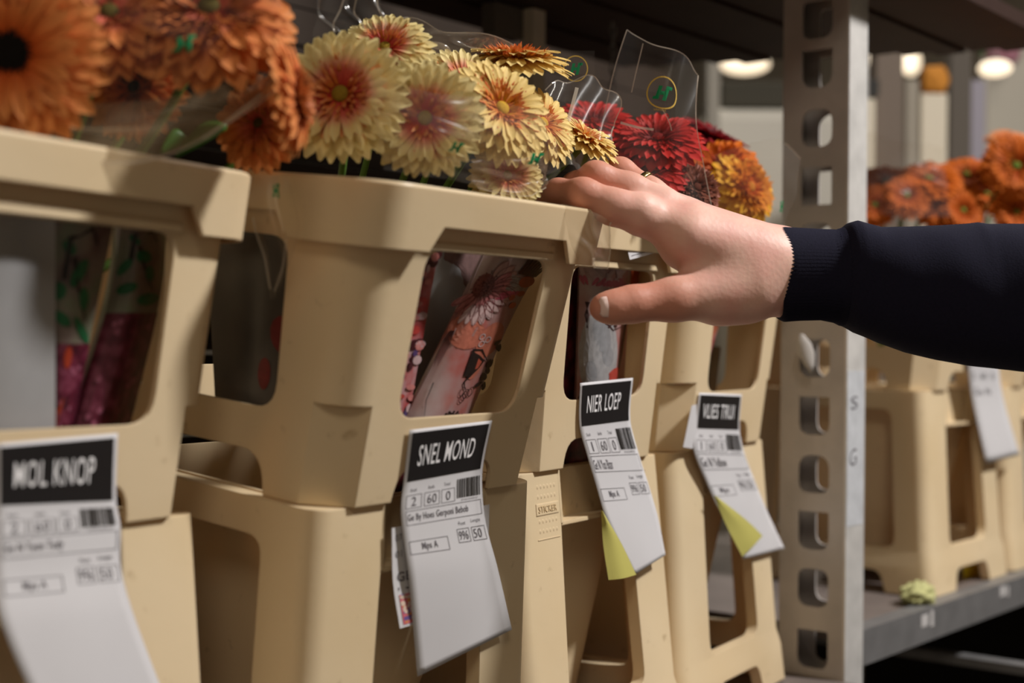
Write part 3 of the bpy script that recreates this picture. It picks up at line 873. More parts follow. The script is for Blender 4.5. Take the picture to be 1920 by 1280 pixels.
def gerbera(key, pal, c, n, R, label, group, spin=0.0, rows=((32, 1.0, -4), (30, 0.90, 4), (26, 0.76, 12)), inner=0.60, dr=0.14, innert=55, droop=0.0, stem=None, seed=0, sub=None):
    meshes, im, disc = pmats(key, pal)
    r = random.Random(seed * 31 + 5)
    R *= 1.10
    if key in ('salmon', 'dusk', 'fire', 'gold') and len(rows) == 3: rows = ((25, rows[0][1], rows[0][2]), (22, rows[1][1], rows[1][2]), (17, rows[2][1], rows[2][2]))
    n = Vector(n).normalized()
    q = n.to_track_quat('Z', 'Y').to_matrix().to_4x4()
    t = empty('gerbera', mat=Matrix.Translation(c) @ q @ Matrix.Rotation(spin, 4, 'Z'))
    tag(t, label, 'flower', group)
    for k, (cnt, ln, tilt) in enumerate(rows):
        for i in range(cnt):
            a = 2 * PI * (i + 0.5 * (k % 2) + r.uniform(-0.18, 0.18)) / cnt
            o = bpy.data.objects.new('petal', meshes[min(k, 2)])
            COL.objects.link(o); o.parent = t
            L_ = R * ln * r.uniform(0.94, 1.03)
            r0 = 0.10 * R
            o.location = (-math.sin(a) * r0, math.cos(a) * r0, 0.0012 * k)
            o.rotation_euler = (math.radians(tilt + droop + r.uniform(-4, 4)), math.radians(r.uniform(-7, 7)), a)
            s_ = L_ - r0
            o.scale = (s_ * 1.0, s_, s_)
    # inner florets: a fuzz of tiny narrow petals nobody could count
    mb = MB(); al = []; acr = []
    for k in range(240):
        rr = math.sqrt(r.uniform((dr / inner) ** 2 * 1.2, 1)) * inner * R * 0.80
        a = r.uniform(0, 2 * PI)
        L_ = R * 0.23 * r.uniform(0.7, 1.1); wd = R * 0.034
        tl = math.radians(innert * (1 - 0.5 * rr / (inner * R)) + r.uniform(-12, 12))
        rad = Vector((math.cos(a), math.sin(a), 0)); tan = Vector((-math.sin(a), math.cos(a), 0))
        d = rad * math.cos(tl) + Vector((0, 0, 1)) * math.sin(tl)
        p0 = rad * rr + Vector((0, 0, 0.012 * R + 0.10 * R * (1 - rr / (inner * R))))
        mb.add([p0 - tan * wd * .5, p0 + tan * wd * .5, p0 + d * L_ * .6 + tan * wd, p0 + d * L_ * .6 - tan * wd, p0 + d * L_ + rad * L_ * .1], [(0, 1, 2, 3), (3, 2, 4)])
        al += [0, 0, .6, .6, 1]; acr += [-1, 1, 1, -1, 0]
    me = mb.mesh('inner_florets')
    for n_, d in (('along', al), ('across', acr)):
        at = me.attributes.new(n_, 'FLOAT', 'POINT'); at.data.foreach_set('value', d)
    o = link_mesh('inner_florets', me, im, t); o['kind'] = 'stuff'
    # disc, calyx, stem
    mb = MB(); rings = []
    for a, b_ in ((dr, -0.01), (dr * .95, 0.05), (dr * .75, 0.10), (dr * .25, 0.115)):
        rings.append([(R * a * math.cos(2 * PI * i / 16), R * a * math.sin(2 * PI * i / 16), R * b_) for i in range(16)])
    mb.loft(rings); link_mesh('disc', mb.mesh(), disc, t, True)
    mb = MB(); rings = []
    for a, b_ in ((0.30, -0.02), (0.24, -0.14), (0.10, -0.24), (0.06, -0.30)):
        rings.append([(R * a * math.cos(2 * PI * i / 12), R * a * math.sin(2 * PI * i / 12), R * b_) for i in range(12)])
    mb.loft(rings); link_mesh('calyx', mb.mesh(), STEM, t, True)
    if stem is not None:
        c = Vector(c); e = Vector(stem)
        b1 = c - n * R * 0.28
        pts = []
        for i in range(9):
            u = i / 8
            p = b1 * (1 - u) ** 2 + (b1 - n * R * (0.7 if abs(n.z) > 0.25 or n.dot(FWD) < -0.3 else 0.25) + FWD * 0.02 + (e - b1) * 0.25) * 2 * u * (1 - u) + e * u * u
            pts.append(p)
        mb = MB(); mb.tube(pts, 0.0026, 8)
        wpart('stem', mb.mesh(), STEM, t, True)
    return t

def inside(i, x, y, z): return STK[i] @ Vector((x, y, z))

ALL = [
 # key, palette, u, v, depth, normal(right, up, toward camera), radius m, stack, label, extra
 ('orange', ORANGE, 22, 102, 0.735, (0.10, 0.02, 1.0), 0.0465, 0, 'largest orange gerbera at far left with a black centre, cut by the frame edge', dict(dr=0.40, inner=0.56)),
 ('salmon', SALMON, 205, 28, 0.80, (0.25, 0.50, 0.80), 0.042, 0, 'orange gerbera second from the left, turned upwards at the top edge', {}),
 ('salmon', SALMON, 392, 18, 0.80, (0.10, 0.52, 0.85), 0.0475, 0, 'orange gerbera with pinkish centre at the top edge, left of the cream ones', dict(droop=-14)),
 ('salmon', SALMON, 556, 182, 0.80, (0.985, 0.10, 0.02), 0.0335, 0, 'orange gerbera seen edge on, against the largest cream bloom', dict(rows=((28, 1.0, -10), (24, 0.85, -4)), inner=0.4)),
 ('orange', ORANGE, 255, 165, 0.87, (-0.2, 0.2, 0.9), 0.033, 0, 'dim orange gerbera hanging low inside the film of the left bouquet', {}),
 ('salmon', SALMON, 488, 232, 0.885, (-0.3, 0.1, 0.9), 0.030, 0, 'small shaded orange gerbera low between the left collar and the cream blooms', {}),
 ('cream', CREAM, 640, 178, 0.915, (-0.16, 0.12, 1.0), 0.0425, 1, 'largest cream gerbera with a red ring, facing the camera left of centre', {}),
 ('cream', CREAM, 797, 222, 0.925, (0.03, -0.02, 1.0), 0.0375, 1, 'cream gerbera with a green print across it, low above the collar rim', {}),
 ('cream', CREAM, 722, 92, 0.985, (-0.05, 0.55, 0.80), 0.0330, 1, 'cream gerbera peeking out behind and above the largest cream bloom', {}),
 ('yellow', YEL, 938, 206, 0.985, (0.52, 0.38, 0.76), 0.0400, 1, 'cream gerbera turned to the right, tilted with a yellow and pink centre', {}),
 ('yellow', YEL, 966, 112, 1.06, (0.03, 0.97, 0.22), 0.0420, 1, 'topmost cream gerbera seen from the side like a plate', dict(droop=-7)),
 ('cream', CREAM, 868, 165, 1.03, (0.40, 0.50, 0.75), 0.036, 1, 'cream gerbera mostly hidden between the green-printed one and the tilted one', {}),
 ('yellow', YEL, 1015, 232, 1.045, (0.66, 0.45, 0.58), 0.0330, 1, 'cream gerbera in the shade right of the tilted one', {}),
 ('yellow', YEL, 1096, 262, 1.085, (0.46, 0.83, 0.32), 0.0300, 1, 'small cream gerbera above the knuckles, beneath the arched film', {}),
 ('cream', CREAM, 950, 330, 1.000, (0.25, 0.25, 0.9), 0.0270, 1, 'muted cream gerbera pressed down under the film at the rim', {}),
 ('red', RED, 1232, 262, 1.245, (-0.02, 0.78, 0.58), 0.0430, 2, 'brightest red gerbera behind the printed film flap', dict(rows=((34, 1.0, -6), (32, 0.88, 3), (28, 0.7, 12)))),
 ('red', RED, 1112, 232, 1.27, (0.05, 0.85, 0.50), 0.0400, 2, 'red gerbera farther left behind the arched film', {}),
 ('red', RED, 1212, 322, 1.225, (-0.10, 0.62, 0.72), 0.0360, 2, 'lower red gerbera with hanging petals just above the ring finger', dict(droop=-10)),
 ('dusk', DUSK, 1305, 352, 1.235, (0.35, 0.30, 0.70), 0.0310, 2, 'brownish pink gerbera head wrapped in film right of the red ones', dict(droop=-25)),
 ('maroon', MAROON, 1335, 264, 1.50, (0.40, 0.86, 0.28), 0.0480, 3, 'dark maroon gerbera seen edge on behind the golden ones', {}),
 ('fire', FIRE, 1352, 318, 1.44, (-0.22, 0.42, 0.86), 0.0400, 3, 'deep orange gerbera left of the golden one near the steel post', dict(droop=-12)),
 ('gold', GOLD, 1404, 352, 1.43, (0.58, 0.25, 0.72), 0.0430, 3, 'golden yellow gerbera with hanging petals beside the steel post', dict(droop=-16)),
]
GR = ['orange gerberas in the left bouquet', 'cream gerberas above the gripped collar', 'red gerberas behind the hand', 'gerberas beside the steel post']
for k, (key, pal, u, v, d, nn, R, st_, lab, ex) in enumerate(ALL):
    sd = inside(st_, random.uniform(-0.03, 0.03), 0.12 + random.uniform(-0.02, 0.03), 0.06)
    gerbera(key, pal, px(u, v, d), cvec(*nn), R, lab, GR[st_], spin=k * 0.37, seed=k + 1, stem=None if 'edge on, against' in lab else sd, **ex)
# loose leaves under the left bouquet
for k, (a, b_, lab) in enumerate((((330, 292, 0.86), (425, 238, 0.86), 'long green leaf lying under the left bouquet above the rim'), ((300, 285, 0.88), (350, 262, 0.89), 'short dark green leaf tip beside the long leaf at left'))):
    p0, p1 = px(*a), px(*b_); m_ = MB(); rings = []
    for i in range(7):
        t_ = i / 6; wv = 0.0065 * math.sin(PI * (0.08 + 0.84 * t_)); c_ = p0.lerp(p1, t_) + UP * 0.004 * math.sin(PI * t_)
        rings.append([c_ + UP * wv * math.cos(j * PI / 4) - FWD * 0.0012 * math.sin(j * PI / 4) for j in range(8)])
    m_.loft(rings)
    lf_ = empty('green_leaf', p0); tag(lf_, lab, 'leaf'); wpart('leaf_blade', m_.mesh(), plain('leaf_green', (0.04, 0.16, 0.02), 0.4, 0.4), lf_, True)

# ------------------------------------------------------------------ films and sleeves
def sheet_px(cols, wr=None, tts=None):
    return Sheet([[px(*p) for p in c] for c in cols], wrinkle=wr, tts=tts)
def crinkle(a, f1, f2, ph=0.0):
    return lambda s, t: a * (math.sin(f1 * s + 2.1 * math.sin(f2 * t + ph)) + 0.5 * math.sin(f2 * 1.7 * t + 3 * s + ph))
def glint_strip(sh, pts, wd, parent):  # pale strips paint the bright glint along film edges and folds
    mb = MB(); v = []; n = len(pts)
    for i, (s_, t_) in enumerate(pts):
        p = sh(s_, t_, 0.0004)
        q = sh(*pts[min(i + 1, n - 1)], 0.0004) - sh(*pts[max(i - 1, 0)], 0.0004)
        sd = q.cross(CAM - p).normalized() * wd
        v += [p - sd, p + sd]
    mb.add(v, [(2 * i, 2 * i + 1, 2 * i + 3, 2 * i + 2) for i in range(n - 1)])
    return wpart('film_edge_glint', mb.mesh(), FILM_EDGE_GLINT, parent)
def logo(sh, cs_, ct, rs, rt, parent, ring=True, name='printed_emblem', shear=0.25):
    """green slanted H, with a gold ring where the photograph shows one"""
    P = Print(sh, 0.0005)
    def bar(x0, x1, y0, y1):
        P.poly([(cs_ + rs * (x + shear * y), ct - rt * y) for x, y in ((x0, y0), (x1, y0), (x1, y1), (x0, y1))])
    bar(-0.52, -0.18, -0.62, 0.60); bar(0.16, 0.50, -0.70, 0.66); bar(-0.2, 0.2, -0.20, 0.14)
    bar(0.34, 0.72, 0.36, 0.66); bar(-0.72, -0.4, -0.62, -0.36)
    P.done(name, GREEN_INK, parent)
    if ring:
        P = Print(sh, 0.0005); P.ring(cs_, ct, rs * 1.5, rt * 1.5, 0.09); P.done('printed_ring', GOLD_INK, parent)
def sleeve(label, loc, group='clear bouquet sleeves'):
    t = empty('bouquet_film', loc); tag(t, label, 'film', group); return t
def addfilm(sh, parent, m=None, nu=22, nv=22, name='film'):
    return wpart(name, sh.mesh(name, nu, nv), m or FILM, parent, True)

# left bouquet
f1 = sleeve('hazy cellophane around the orange bouquet at far left', px(200, 250, 0.8))
sh = sheet_px([[(-60, 175, .78), (-60, 300, .74)], [(120, 205, .77), (120, 296, .745)], [(260, 190, .78), (260, 300, .76)], [(370, 170, .79), (370, 272, .775)], [(470, 150, .80), (455, 218, .79)], [(548, 132, .81), (545, 146, .81)]], crinkle(0.003, 9, 7))
addfilm(sh, f1, FILM_HAZY)
glint_strip(sh, [(i / 30, 1.0) for i in range(6, 31)], 0.0006, f1)
glint_strip(sh, [(0.62 + 0.25 * i / 14, 0.9 - 0.3 * i / 14) for i in range(15)], 0.0009, f1)
sh2 = sheet_px([[(170, -40, .76), (200, 240, .77)], [(360, -40, .77), (400, 190, .79)], [(520, -40, .79), (545, 140, .81)]], crinkle(0.003, 8, 6, 1.0))
addfilm(sh2, f1, FILM)
logo(sh2, 0.40, 0.50, 0.075, 0.09, f1, False)
# cream bouquet
f2 = sleeve('clear cellophane around the cream bouquet over the gripped collar', px(850, 200, 0.95))
sh = sheet_px([[(690, 150, .885), (705, 240, .88), (720, 318, .885)], [(800, 170, .895), (815, 260, .885), (830, 335, .90)], [(910, 190, .93), (930, 280, .92), (935, 358, .945)], [(1010, 205, .975), (1035, 290, .965), (1000, 366, .985)], [(1062, 230, 1.0), (1052, 300, .995), (1020, 350, 1.0)]], crinkle(0.0022, 14, 9, .5))
addfilm(sh, f2, FILM_FRONT, 30, 20)
logo(sh, 0.335, 0.56, 0.036, 0.10, f2, False); logo(sh, 0.655, 0.56, 0.040, 0.10, f2, False)
sh = sheet_px([[(880, 300, .935), (890, 352, .94)], [(945, 300, .955), (950, 364, .965)], [(1010, 290, .985), (1000, 366, .985)], [(1045, 270, 1.0), (1020, 350, 1.0)]], crinkle(0.002, 12, 8))
addfilm(sh, f2, FILM_SOFT2)
glint_strip(sh, [(i / 16, 1.0) for i in range(17)], 0.0004, f2)
sh = sheet_px([[(735, 44, 1.05), (800, 130, 1.03)], [(800, 46, 1.05), (835, 120, 1.04)], [(870, 68, 1.06), (872, 130, 1.05)], [(975, 86, 1.08), (960, 130, 1.07)]], crinkle(0.006, 10, 6))
addfilm(sh, f2, FILM_SOFT)
glint_strip(sh, [(i / 24, 0.0) for i in range(25)], 0.0005, f2)
sh = sheet_px([[(575, -40, .93), (600, 70, .93)], [(640, -40, .94), (628, 60, .94)], [(690, -40, .95), (675, 55, .95)], [(735, -40, .96), (710, 55, .96)]], crinkle(0.008, 16, 4))
addfilm(sh, f2, FILM)
for s_ in (0.35, 0.62, 0.97): glint_strip(sh, [(s_, i / 10) for i in range(11)], 0.0005, f2)
sh = sheet_px([[(1022, 170, 1.10), (1000, 300, 1.02)], [(1062, 152, 1.12), (1030, 318, 1.03)], [(1110, 154, 1.13), (1072, 315, 1.045)], [(1148, 176, 1.135), (1110, 320, 1.06)], [(1158, 235, 1.13), (1138, 318, 1.08)]], crinkle(0.004, 17, 3))
addfilm(sh, f2, FILM, 34, 14)
glint_strip(sh, [(i / 30, 0.0) for i in range(31)], 0.0005, f2)
glint_strip(sh, [(1.0, i / 20) for i in range(21)], 0.0006, f2)
glint_strip(sh, [(0.36 - 0.04 * i / 20, 0.15 + 0.75 * i / 20) for i in range(21)], 0.0014, f2)
sh = sheet_px([[(1050, 95, 1.16), (1050, 170, 1.16)], [(1115, 95, 1.16), (1115, 170, 1.16)]])
addfilm(sh, f2, FILM, 6, 6); logo(sh, 0.45, 0.45, 0.24, 0.22, f2, True)
sh = sheet_px([[(470, 325, .885), (482, 430, .88), (508, 552, .89)], [(505, 328, .875), (520, 430, .87), (514, 560, .885)], [(540, 330, .872), (560, 440, .868), (522, 548, .885)]], crinkle(0.002, 9, 5))
addfilm(sh, f2, FILM)
logo(sh, 0.62, 0.15, 0.14, 0.10, f2, False)
glint_strip(sh, [(0.0, 0.4 + i / 25) for i in range(15)], 0.0007, f2); glint_strip(sh, [(0.75, 0.55 + i / 33) for i in range(15)], 0.0006, f2)
sh = sheet_px([[(1052, 382, 0.992), (1068, 450, 0.996), (1090, 501, 1.004)], [(1090, 388, 0.995), (1098, 450, 1.000), (1112, 498, 1.006)], [(1112, 398, 1.000), (1115, 450, 1.004), (1118, 503, 1.008)], [(1146, 415, 1.02), (1143, 460, 1.02), (1137, 504, 1.02)]], crinkle(0.0012, 10, 6))
addfilm(sh, f2, FILM_SOFT)
glint_strip(sh, [(0.62 + 0.02 * math.sin(i), 0.82 + 0.18 * i / 8) for i in range(9)], 0.0010, f2)
glint_strip(sh, [(1.0, i / 10) for i in range(11)], 0.0006, f2)
# red bouquet: the tall printed flap
f3 = sleeve('tall clear film flap with a ringed green emblem behind the hand', px(1230, 200, 1.2))
sh = sheet_px([[(1176, 56, 1.20), (1150, 165, 1.20), (1128, 260, 1.20), (1118, 345, 1.21)], [(1212, 78, 1.185), (1195, 180, 1.18), (1192, 270, 1.18), (1200, 360, 1.19)], [(1270, 100, 1.18), (1262, 190, 1.17), (1262, 280, 1.17), (1275, 375, 1.18)], [(1312, 140, 1.19), (1306, 230, 1.18), (1318, 310, 1.18), (1336, 392, 1.19)]], crinkle(0.0025, 11, 3))
addfilm(sh, f3, FILM, 34, 26)
logo(sh, 0.565, 0.30, 0.095, 0.072, f3, True)
P = Print(sh, 0.0005); P.text('holland flowers', 0.50, 0.60, 0.405, 0.422); P.done('printed_line', GOLD_INK, f3)
for pts in ([(i / 24, 0.0) for i in range(25)], [(1.0, i / 24) for i in range(25)], [(0.0, i / 24) for i in range(20)], [(0.30 - 0.05 * i / 20, 0.02 + 0.3 * i / 20) for i in range(21)], [(0.56 + 0.10 * math.sin(i * .1), 0.40 + 0.14 * i / 14) for i in range(15)]):
    glint_strip(sh, pts, 0.0005, f3)
glint_strip(sh, [(0.16 + 0.34 * i / 12, 0.535 + 0.02 * i / 12) for i in range(13)], 0.0010, f3)
# bouquet at the post
f4 = sleeve('clear film around the golden bouquet touching the steel post', px(1450, 350, 1.4))
sh = sheet_px([[(1340, 290, 1.36), (1345, 355, 1.35), (1352, 425, 1.36)], [(1410, 268, 1.36), (1415, 345, 1.35), (1420, 425, 1.36)], [(1465, 262, 1.37), (1468, 345, 1.36), (1466, 425, 1.37)], [(1500, 296, 1.39), (1492, 360, 1.38), (1472, 425, 1.38)]], crinkle(0.0012, 7, 5))
addfilm(sh, f4, FILM_FRONT); logo(sh, 0.64, 0.76, 0.045, 0.10, f4, False)
glint_strip(sh, [(0.72 + 0.28 * i / 12, 0.02) for i in range(13)], 0.0008, f4)

# printed sleeves standing inside the collars
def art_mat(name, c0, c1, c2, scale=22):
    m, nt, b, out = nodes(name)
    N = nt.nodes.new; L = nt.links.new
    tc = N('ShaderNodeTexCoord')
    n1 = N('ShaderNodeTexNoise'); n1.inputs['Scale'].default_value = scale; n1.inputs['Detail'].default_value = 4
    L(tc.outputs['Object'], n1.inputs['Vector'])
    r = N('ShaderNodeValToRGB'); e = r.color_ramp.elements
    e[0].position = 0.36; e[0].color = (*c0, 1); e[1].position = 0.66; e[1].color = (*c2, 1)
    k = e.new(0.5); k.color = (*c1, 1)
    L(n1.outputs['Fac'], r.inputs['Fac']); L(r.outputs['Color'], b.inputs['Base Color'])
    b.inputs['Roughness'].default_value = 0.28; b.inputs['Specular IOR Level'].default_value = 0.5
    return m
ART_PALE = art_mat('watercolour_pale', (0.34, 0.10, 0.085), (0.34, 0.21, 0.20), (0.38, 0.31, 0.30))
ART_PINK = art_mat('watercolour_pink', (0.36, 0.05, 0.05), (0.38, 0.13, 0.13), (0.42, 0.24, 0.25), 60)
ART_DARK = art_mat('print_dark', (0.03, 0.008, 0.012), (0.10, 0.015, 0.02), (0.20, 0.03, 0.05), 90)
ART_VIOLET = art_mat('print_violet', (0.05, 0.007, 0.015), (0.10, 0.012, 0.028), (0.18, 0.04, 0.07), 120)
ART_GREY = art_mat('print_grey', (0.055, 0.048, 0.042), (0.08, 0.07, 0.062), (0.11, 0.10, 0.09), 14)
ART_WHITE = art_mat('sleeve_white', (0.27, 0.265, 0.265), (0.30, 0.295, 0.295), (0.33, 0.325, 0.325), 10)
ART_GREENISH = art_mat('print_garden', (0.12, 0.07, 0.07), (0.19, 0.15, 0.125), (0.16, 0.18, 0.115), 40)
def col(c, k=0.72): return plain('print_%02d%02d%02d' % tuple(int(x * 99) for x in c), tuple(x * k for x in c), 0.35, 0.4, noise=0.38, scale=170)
def inner_hit(i, u, v, dep): return front_hit(i, u, v, -dep)
def sleeve_sheet(i, L_, R_, dep, bulge=0.010):
    """a rolled sleeve standing behind the window: left and right outlines in the photograph, depth behind the collar front"""
    c = []
    n = len(L_)
    for k, f in enumerate((0, 0.25, 0.5, 0.75, 1.0)):
        colp = []
        for j in range(n):
            u = L_[j][0] * (1 - f) + R_[j][0] * f; v = L_[j][1] * (1 - f) + R_[j][1] * f
            colp.append(inner_hit(i, u, v, dep - bulge * math.sin(PI * f)))
        c.append(colp)
    return Sheet(c)
def flower_sleeve(lab, sh, m, depth=0.02, name='flower_sleeve'):
    """front of the sleeve plus its back, so the roll has a body"""
    t = empty(name, sh(0.5, 0.5)); tag(t, lab, 'sleeve', 'printed sleeves inside the collars')
    nu, nv = 10, 16
    v = []; f = []
    for j in range(nv + 1):
        for i in range(nu + 1): v.append(sh(i / nu, j / nv))
    nrm = (sh(1, 0.5) - sh(0, 0.5)).cross(sh(0.5, 1) - sh(0.5, 0)).normalized()
    if nrm.dot(FWD) < 0: nrm = -nrm
    k = len(v)
    for j in range(nv + 1):
        for i in range(nu + 1): v.append(sh(i / nu, j / nv) + nrm * (depth * math.sin(PI * i / nu) + 0.0003))
    for j in range(nv):
        for i in range(nu):
            a = j * (nu + 1) + i
            f.append((a, a + 1, a + nu + 2, a + nu + 1)); f.append((k + a + 1, k + a, k + a + nu + 1, k + a + nu + 2))
    wpart('sleeve_wrap', pymesh('sleeve_wrap', v, f), m, t, True)
    return t

# window 2
shW = sleeve_sheet(1, [(790, 440), (760, 800)], [(925, 440), (850, 800)], 0.055, 0.006)
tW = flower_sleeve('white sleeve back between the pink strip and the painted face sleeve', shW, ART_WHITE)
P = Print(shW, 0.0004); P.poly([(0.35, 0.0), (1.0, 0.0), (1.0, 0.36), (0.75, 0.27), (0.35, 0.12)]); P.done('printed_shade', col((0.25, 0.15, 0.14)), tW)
shA = sleeve_sheet(1, [(778, 440), (722, 800)], [(828, 440), (763, 800)], 0.030, 0.006)
tA = flower_sleeve('narrow pink floral sleeve at the left edge of the gripped collar window', shA, ART_PINK, 0.012)
r_ = random.Random(4)
for nm, c_, cnt in (('printed_spots', (0.62, 0.22, 0.20), 14), ('printed_violet', (0.09, 0.05, 0.16), 10), ('printed_light', (0.60, 0.42, 0.42), 14), ('printed_dark', (0.06, 0.01, 0.015), 9), ('printed_red', (0.55, 0.06, 0.05), 9)):
    P = Print(shA, 0.0004 + 0.00005 * cnt)
    for _ in range(cnt): P.ellipse(r_.uniform(.05, .95), r_.uniform(.03, .97), r_.uniform(.06, .22), r_.uniform(.012, .03), 0, 9)
    P.done(nm, col(c_), tA)
# painted face sleeve: left outline from lower left to upper right
shC = sleeve_sheet(1, [(925, 440), (852, 600), (752, 800)], [(1032, 470), (958, 600), (872, 800)], 0.026, 0.012)
tC = flower_sleeve('rolled sleeve with a painted flower-crowned face, slanting across the gripped collar window', shC, ART_PALE, 0.02)
ASP = 0.33
r_ = random.Random(9)
OUTL = Print(shC, 0.00066)
def petals(P, cs_, ct, rad, L_, W_, a0, a1, n):
    for k in range(n):
        a = a0 + (a1 - a0) * k / (n - 1)
        x0, y0 = cs_ + rad * math.cos(a), ct + rad * math.sin(a) * ASP
        pts_ = []
        for q in range(15):
            g = PI * q / 14 * 1.0
            yy = (0.5 - 0.5 * math.cos(2 * g if False else g * 2 if q <= 7 else 2 * PI - (2 * PI - g * 2)))
            w_ = math.sin(PI * min(yy, 1)) * W_ * 0.75 * (1 if q <= 7 else -1)
            yy *= L_
            ro = a - PI / 2
            pts_.append((x0 + w_ * math.cos(ro) - yy * math.sin(ro), y0 + (w_ * math.sin(ro) + yy * math.cos(ro)) * ASP))
        OUTL.stroke(pts_, 0.006, ASP)
        P.petal(cs_ + rad * math.cos(a), ct + rad * math.sin(a) * ASP, L_ * r_.uniform(.85, 1.1), W_, a - PI / 2, ASP)
P = Print(shC, 0.00035); P.ellipse(0.30, 0.56, 0.36, 0.08, 0.1, 20); P.ellipse(0.78, 0.60, 0.2, 0.09, 0, 16); P.ellipse(0.72, 0.71, 0.12, 0.075, 0.2, 16); P.done('printed_blush', col((0.55, 0.17, 0.11)), tC)
P = Print(shC, 0.00045); petals(P, 0.28, 0.30, 0.10, 0.46, 0.11, -1.3, 2.2, 13); P.done('printed_petals_outer', col((0.52, 0.30, 0.26)), tC)
P = Print(shC, 0.00052); petals(P, 0.26, 0.33, 0.12, 0.40, 0.085, -0.9, 2.6, 11); P.done('printed_petals', col((0.60, 0.22, 0.22)), tC)
P = Print(shC, 0.00058); petals(P, 0.26, 0.36, 0.16, 0.38, 0.07, 0.3, 1.9, 7); P.done('printed_petals_light', col((0.64, 0.45, 0.43)), tC)
OUTL.done('printed_outlines', col((0.16, 0.03, 0.03)), tC)
P = Print(shC, 0.00056); P.petal(0.62, 0.255, .30, .10, -1.2, ASP); P.petal(0.60, 0.30, .32, .10, -1.5, ASP); P.petal(0.60, 0.21, .28, .09, -0.9, ASP); P.done('printed_grey_petals', col((0.40, 0.36, 0.33)), tC)
P = Print(shC, 0.00057); P.petal(0.55, 0.345, .34, .08, -1.75, ASP); P.petal(0.50, 0.395, .30, .06, -2.2, ASP); P.petal(0.72, 0.33, .22, .06, -1.6, ASP); P.done('printed_rose_petals', col((0.62, 0.10, 0.17)), tC)
P = Print(shC, 0.00062); P.ellipse(0.22, 0.30, 0.17, 0.075, 0, 18); P.done('printed_heart', col((0.24, 0.07, 0.06)), tC)
P = Print(shC, 0.00068)
for _ in range(60): P.ellipse(0.22 + r_.gauss(0, .09), 0.29 + r_.gauss(0, .04), .012, .0045, 0, 6)
P.done('printed_dots', col((0.08, 0.01, 0.01)), tC)
P = Print(shC, 0.00062); P.ellipse(0.90, 0.245, 0.13, 0.042, 0, 16); P.ellipse(0.80, 0.36, 0.05, 0.02, 0); P.ellipse(0.92, 0.33, 0.06, 0.02, 0); P.ellipse(0.88, 0.41, 0.06, 0.02, 0); P.done('printed_berries', col((0.58, 0.12, 0.05)), tC)
P = Print(shC, 0.0007)
for k in range(8): P.stroke([(0.70 + 0.04 * k, 0.20), (0.74 + 0.05 * k, 0.12 - 0.003 * k), (0.72 + 0.085 * k, 0.02 + 0.01 * k)], 0.024, ASP)
for k in range(6): P.stroke([(0.02 + 0.015 * k, 0.555), (-0.03 + 0.03 * k, 0.62), (0.0 + 0.02 * k, 0.70 + 0.012 * (k % 3))], 0.010, ASP)
P.done('printed_feathers', col((0.07, 0.02, 0.02)), tC)
P = Print(shC, 0.0007)
for k in range(9): P.stroke([(0.10, 0.545 + 0.006 * k), (0.45, 0.54 + 0.005 * k), (0.95, 0.485 + 0.012 * k)], 0.005, ASP)
for cs_, ct in ((0.66, 0.62), (0.74, 0.60), (0.62, 0.585)): P.ring(cs_, ct, .05, .016, .3, 12)
P.done('printed_lines', col((0.60, 0.45, 0.44)), tC)
P = Print(shC, 0.00075)
P.poly([(0.56, 0.655), (0.72, 0.675), (0.84, 0.70), (0.80, 0.735), (0.72, 0.775), (0.60, 0.77), (0.58, 0.715)])
P.stroke([(0.55, 0.65), (0.72, 0.65), (0.88, 0.70)], 0.02, ASP); P.stroke([(0.70, 0.77), (0.66, 0.80), (0.72, 0.83)], 0.02, ASP)
for cs_, ct in ((0.70, 0.84), (0.77, 0.85), (0.83, 0.84), (0.74, 0.87)): P.ring(cs_, ct, .045, .022, .18, 12)
P.stroke([(0.17, 0.80), (0.19, 0.88), (0.30, 0.97)], 0.008, ASP)
for _ in range(26): P.ellipse(0.72 + r_.gauss(0, .06), 0.945 + r_.gauss(0, .009), .018, .007, 0, 6)
for _ in range(10): P.petal(r_.uniform(.9, 1.0), r_.uniform(.60, .80), .12, .04, r_.uniform(-1, 1), ASP)
P.done('printed_eye', col((0.02, 0.012, 0.012)), tC)
P = Print(shC, 0.00085); P.poly([(0.72, 0.69), (0.80, 0.705), (0.78, 0.735), (0.74, 0.74)]); P.done('printed_eye_red', col((0.50, 0.10, 0.06)), tC)

# window 3
shB = sleeve_sheet(2, [(1050, 480), (1040, 780)], [(1094, 480), (1090, 780)], 0.040, 0.004)
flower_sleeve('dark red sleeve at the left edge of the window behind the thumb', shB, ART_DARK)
shD = sleeve_sheet(2, [(1088, 470), (1080, 780)], [(1185, 480), (1166, 780)], 0.028, 0.012)
tD = flower_sleeve('upright sleeve with a pale painted face and red lips behind the thumb', shD, ART_PALE)
P = Print(shD, 0.0004); P.ellipse(0.42, 0.62, 0.40, 0.27, 0, 24); P.done('printed_face', col((0.42, 0.41, 0.41)), tD)
P = Print(shD, 0.00045); P.ellipse(0.48, 0.50, 0.20, 0.10, 0.3, 16); P.ellipse(0.62, 0.62, 0.12, 0.07, 0.2, 12); P.ellipse(0.3, 0.72, 0.12, 0.06, 0.2, 12); P.done('printed_shadow', col((0.33, 0.33, 0.34)), tD)
P = Print(shD, 0.0005)
for k in range(14): P.petal(0.12 + 0.06 * k, 0.17 - 0.05 * math.sin(k * 1.3), 0.30, 0.055, r_.uniform(-.9, .9) + PI, ASP)
P.done('printed_petals_light', col((0.58, 0.42, 0.42)), tD)
P = Print(shD, 0.0006)
for k in range(12): P.petal(0.10 + 0.07 * k, 0.20, 0.2, 0.05, r_.uniform(-1.2, 1.2) + PI, ASP)
P.done('printed_petals', col((0.50, 0.12, 0.17)), tD)
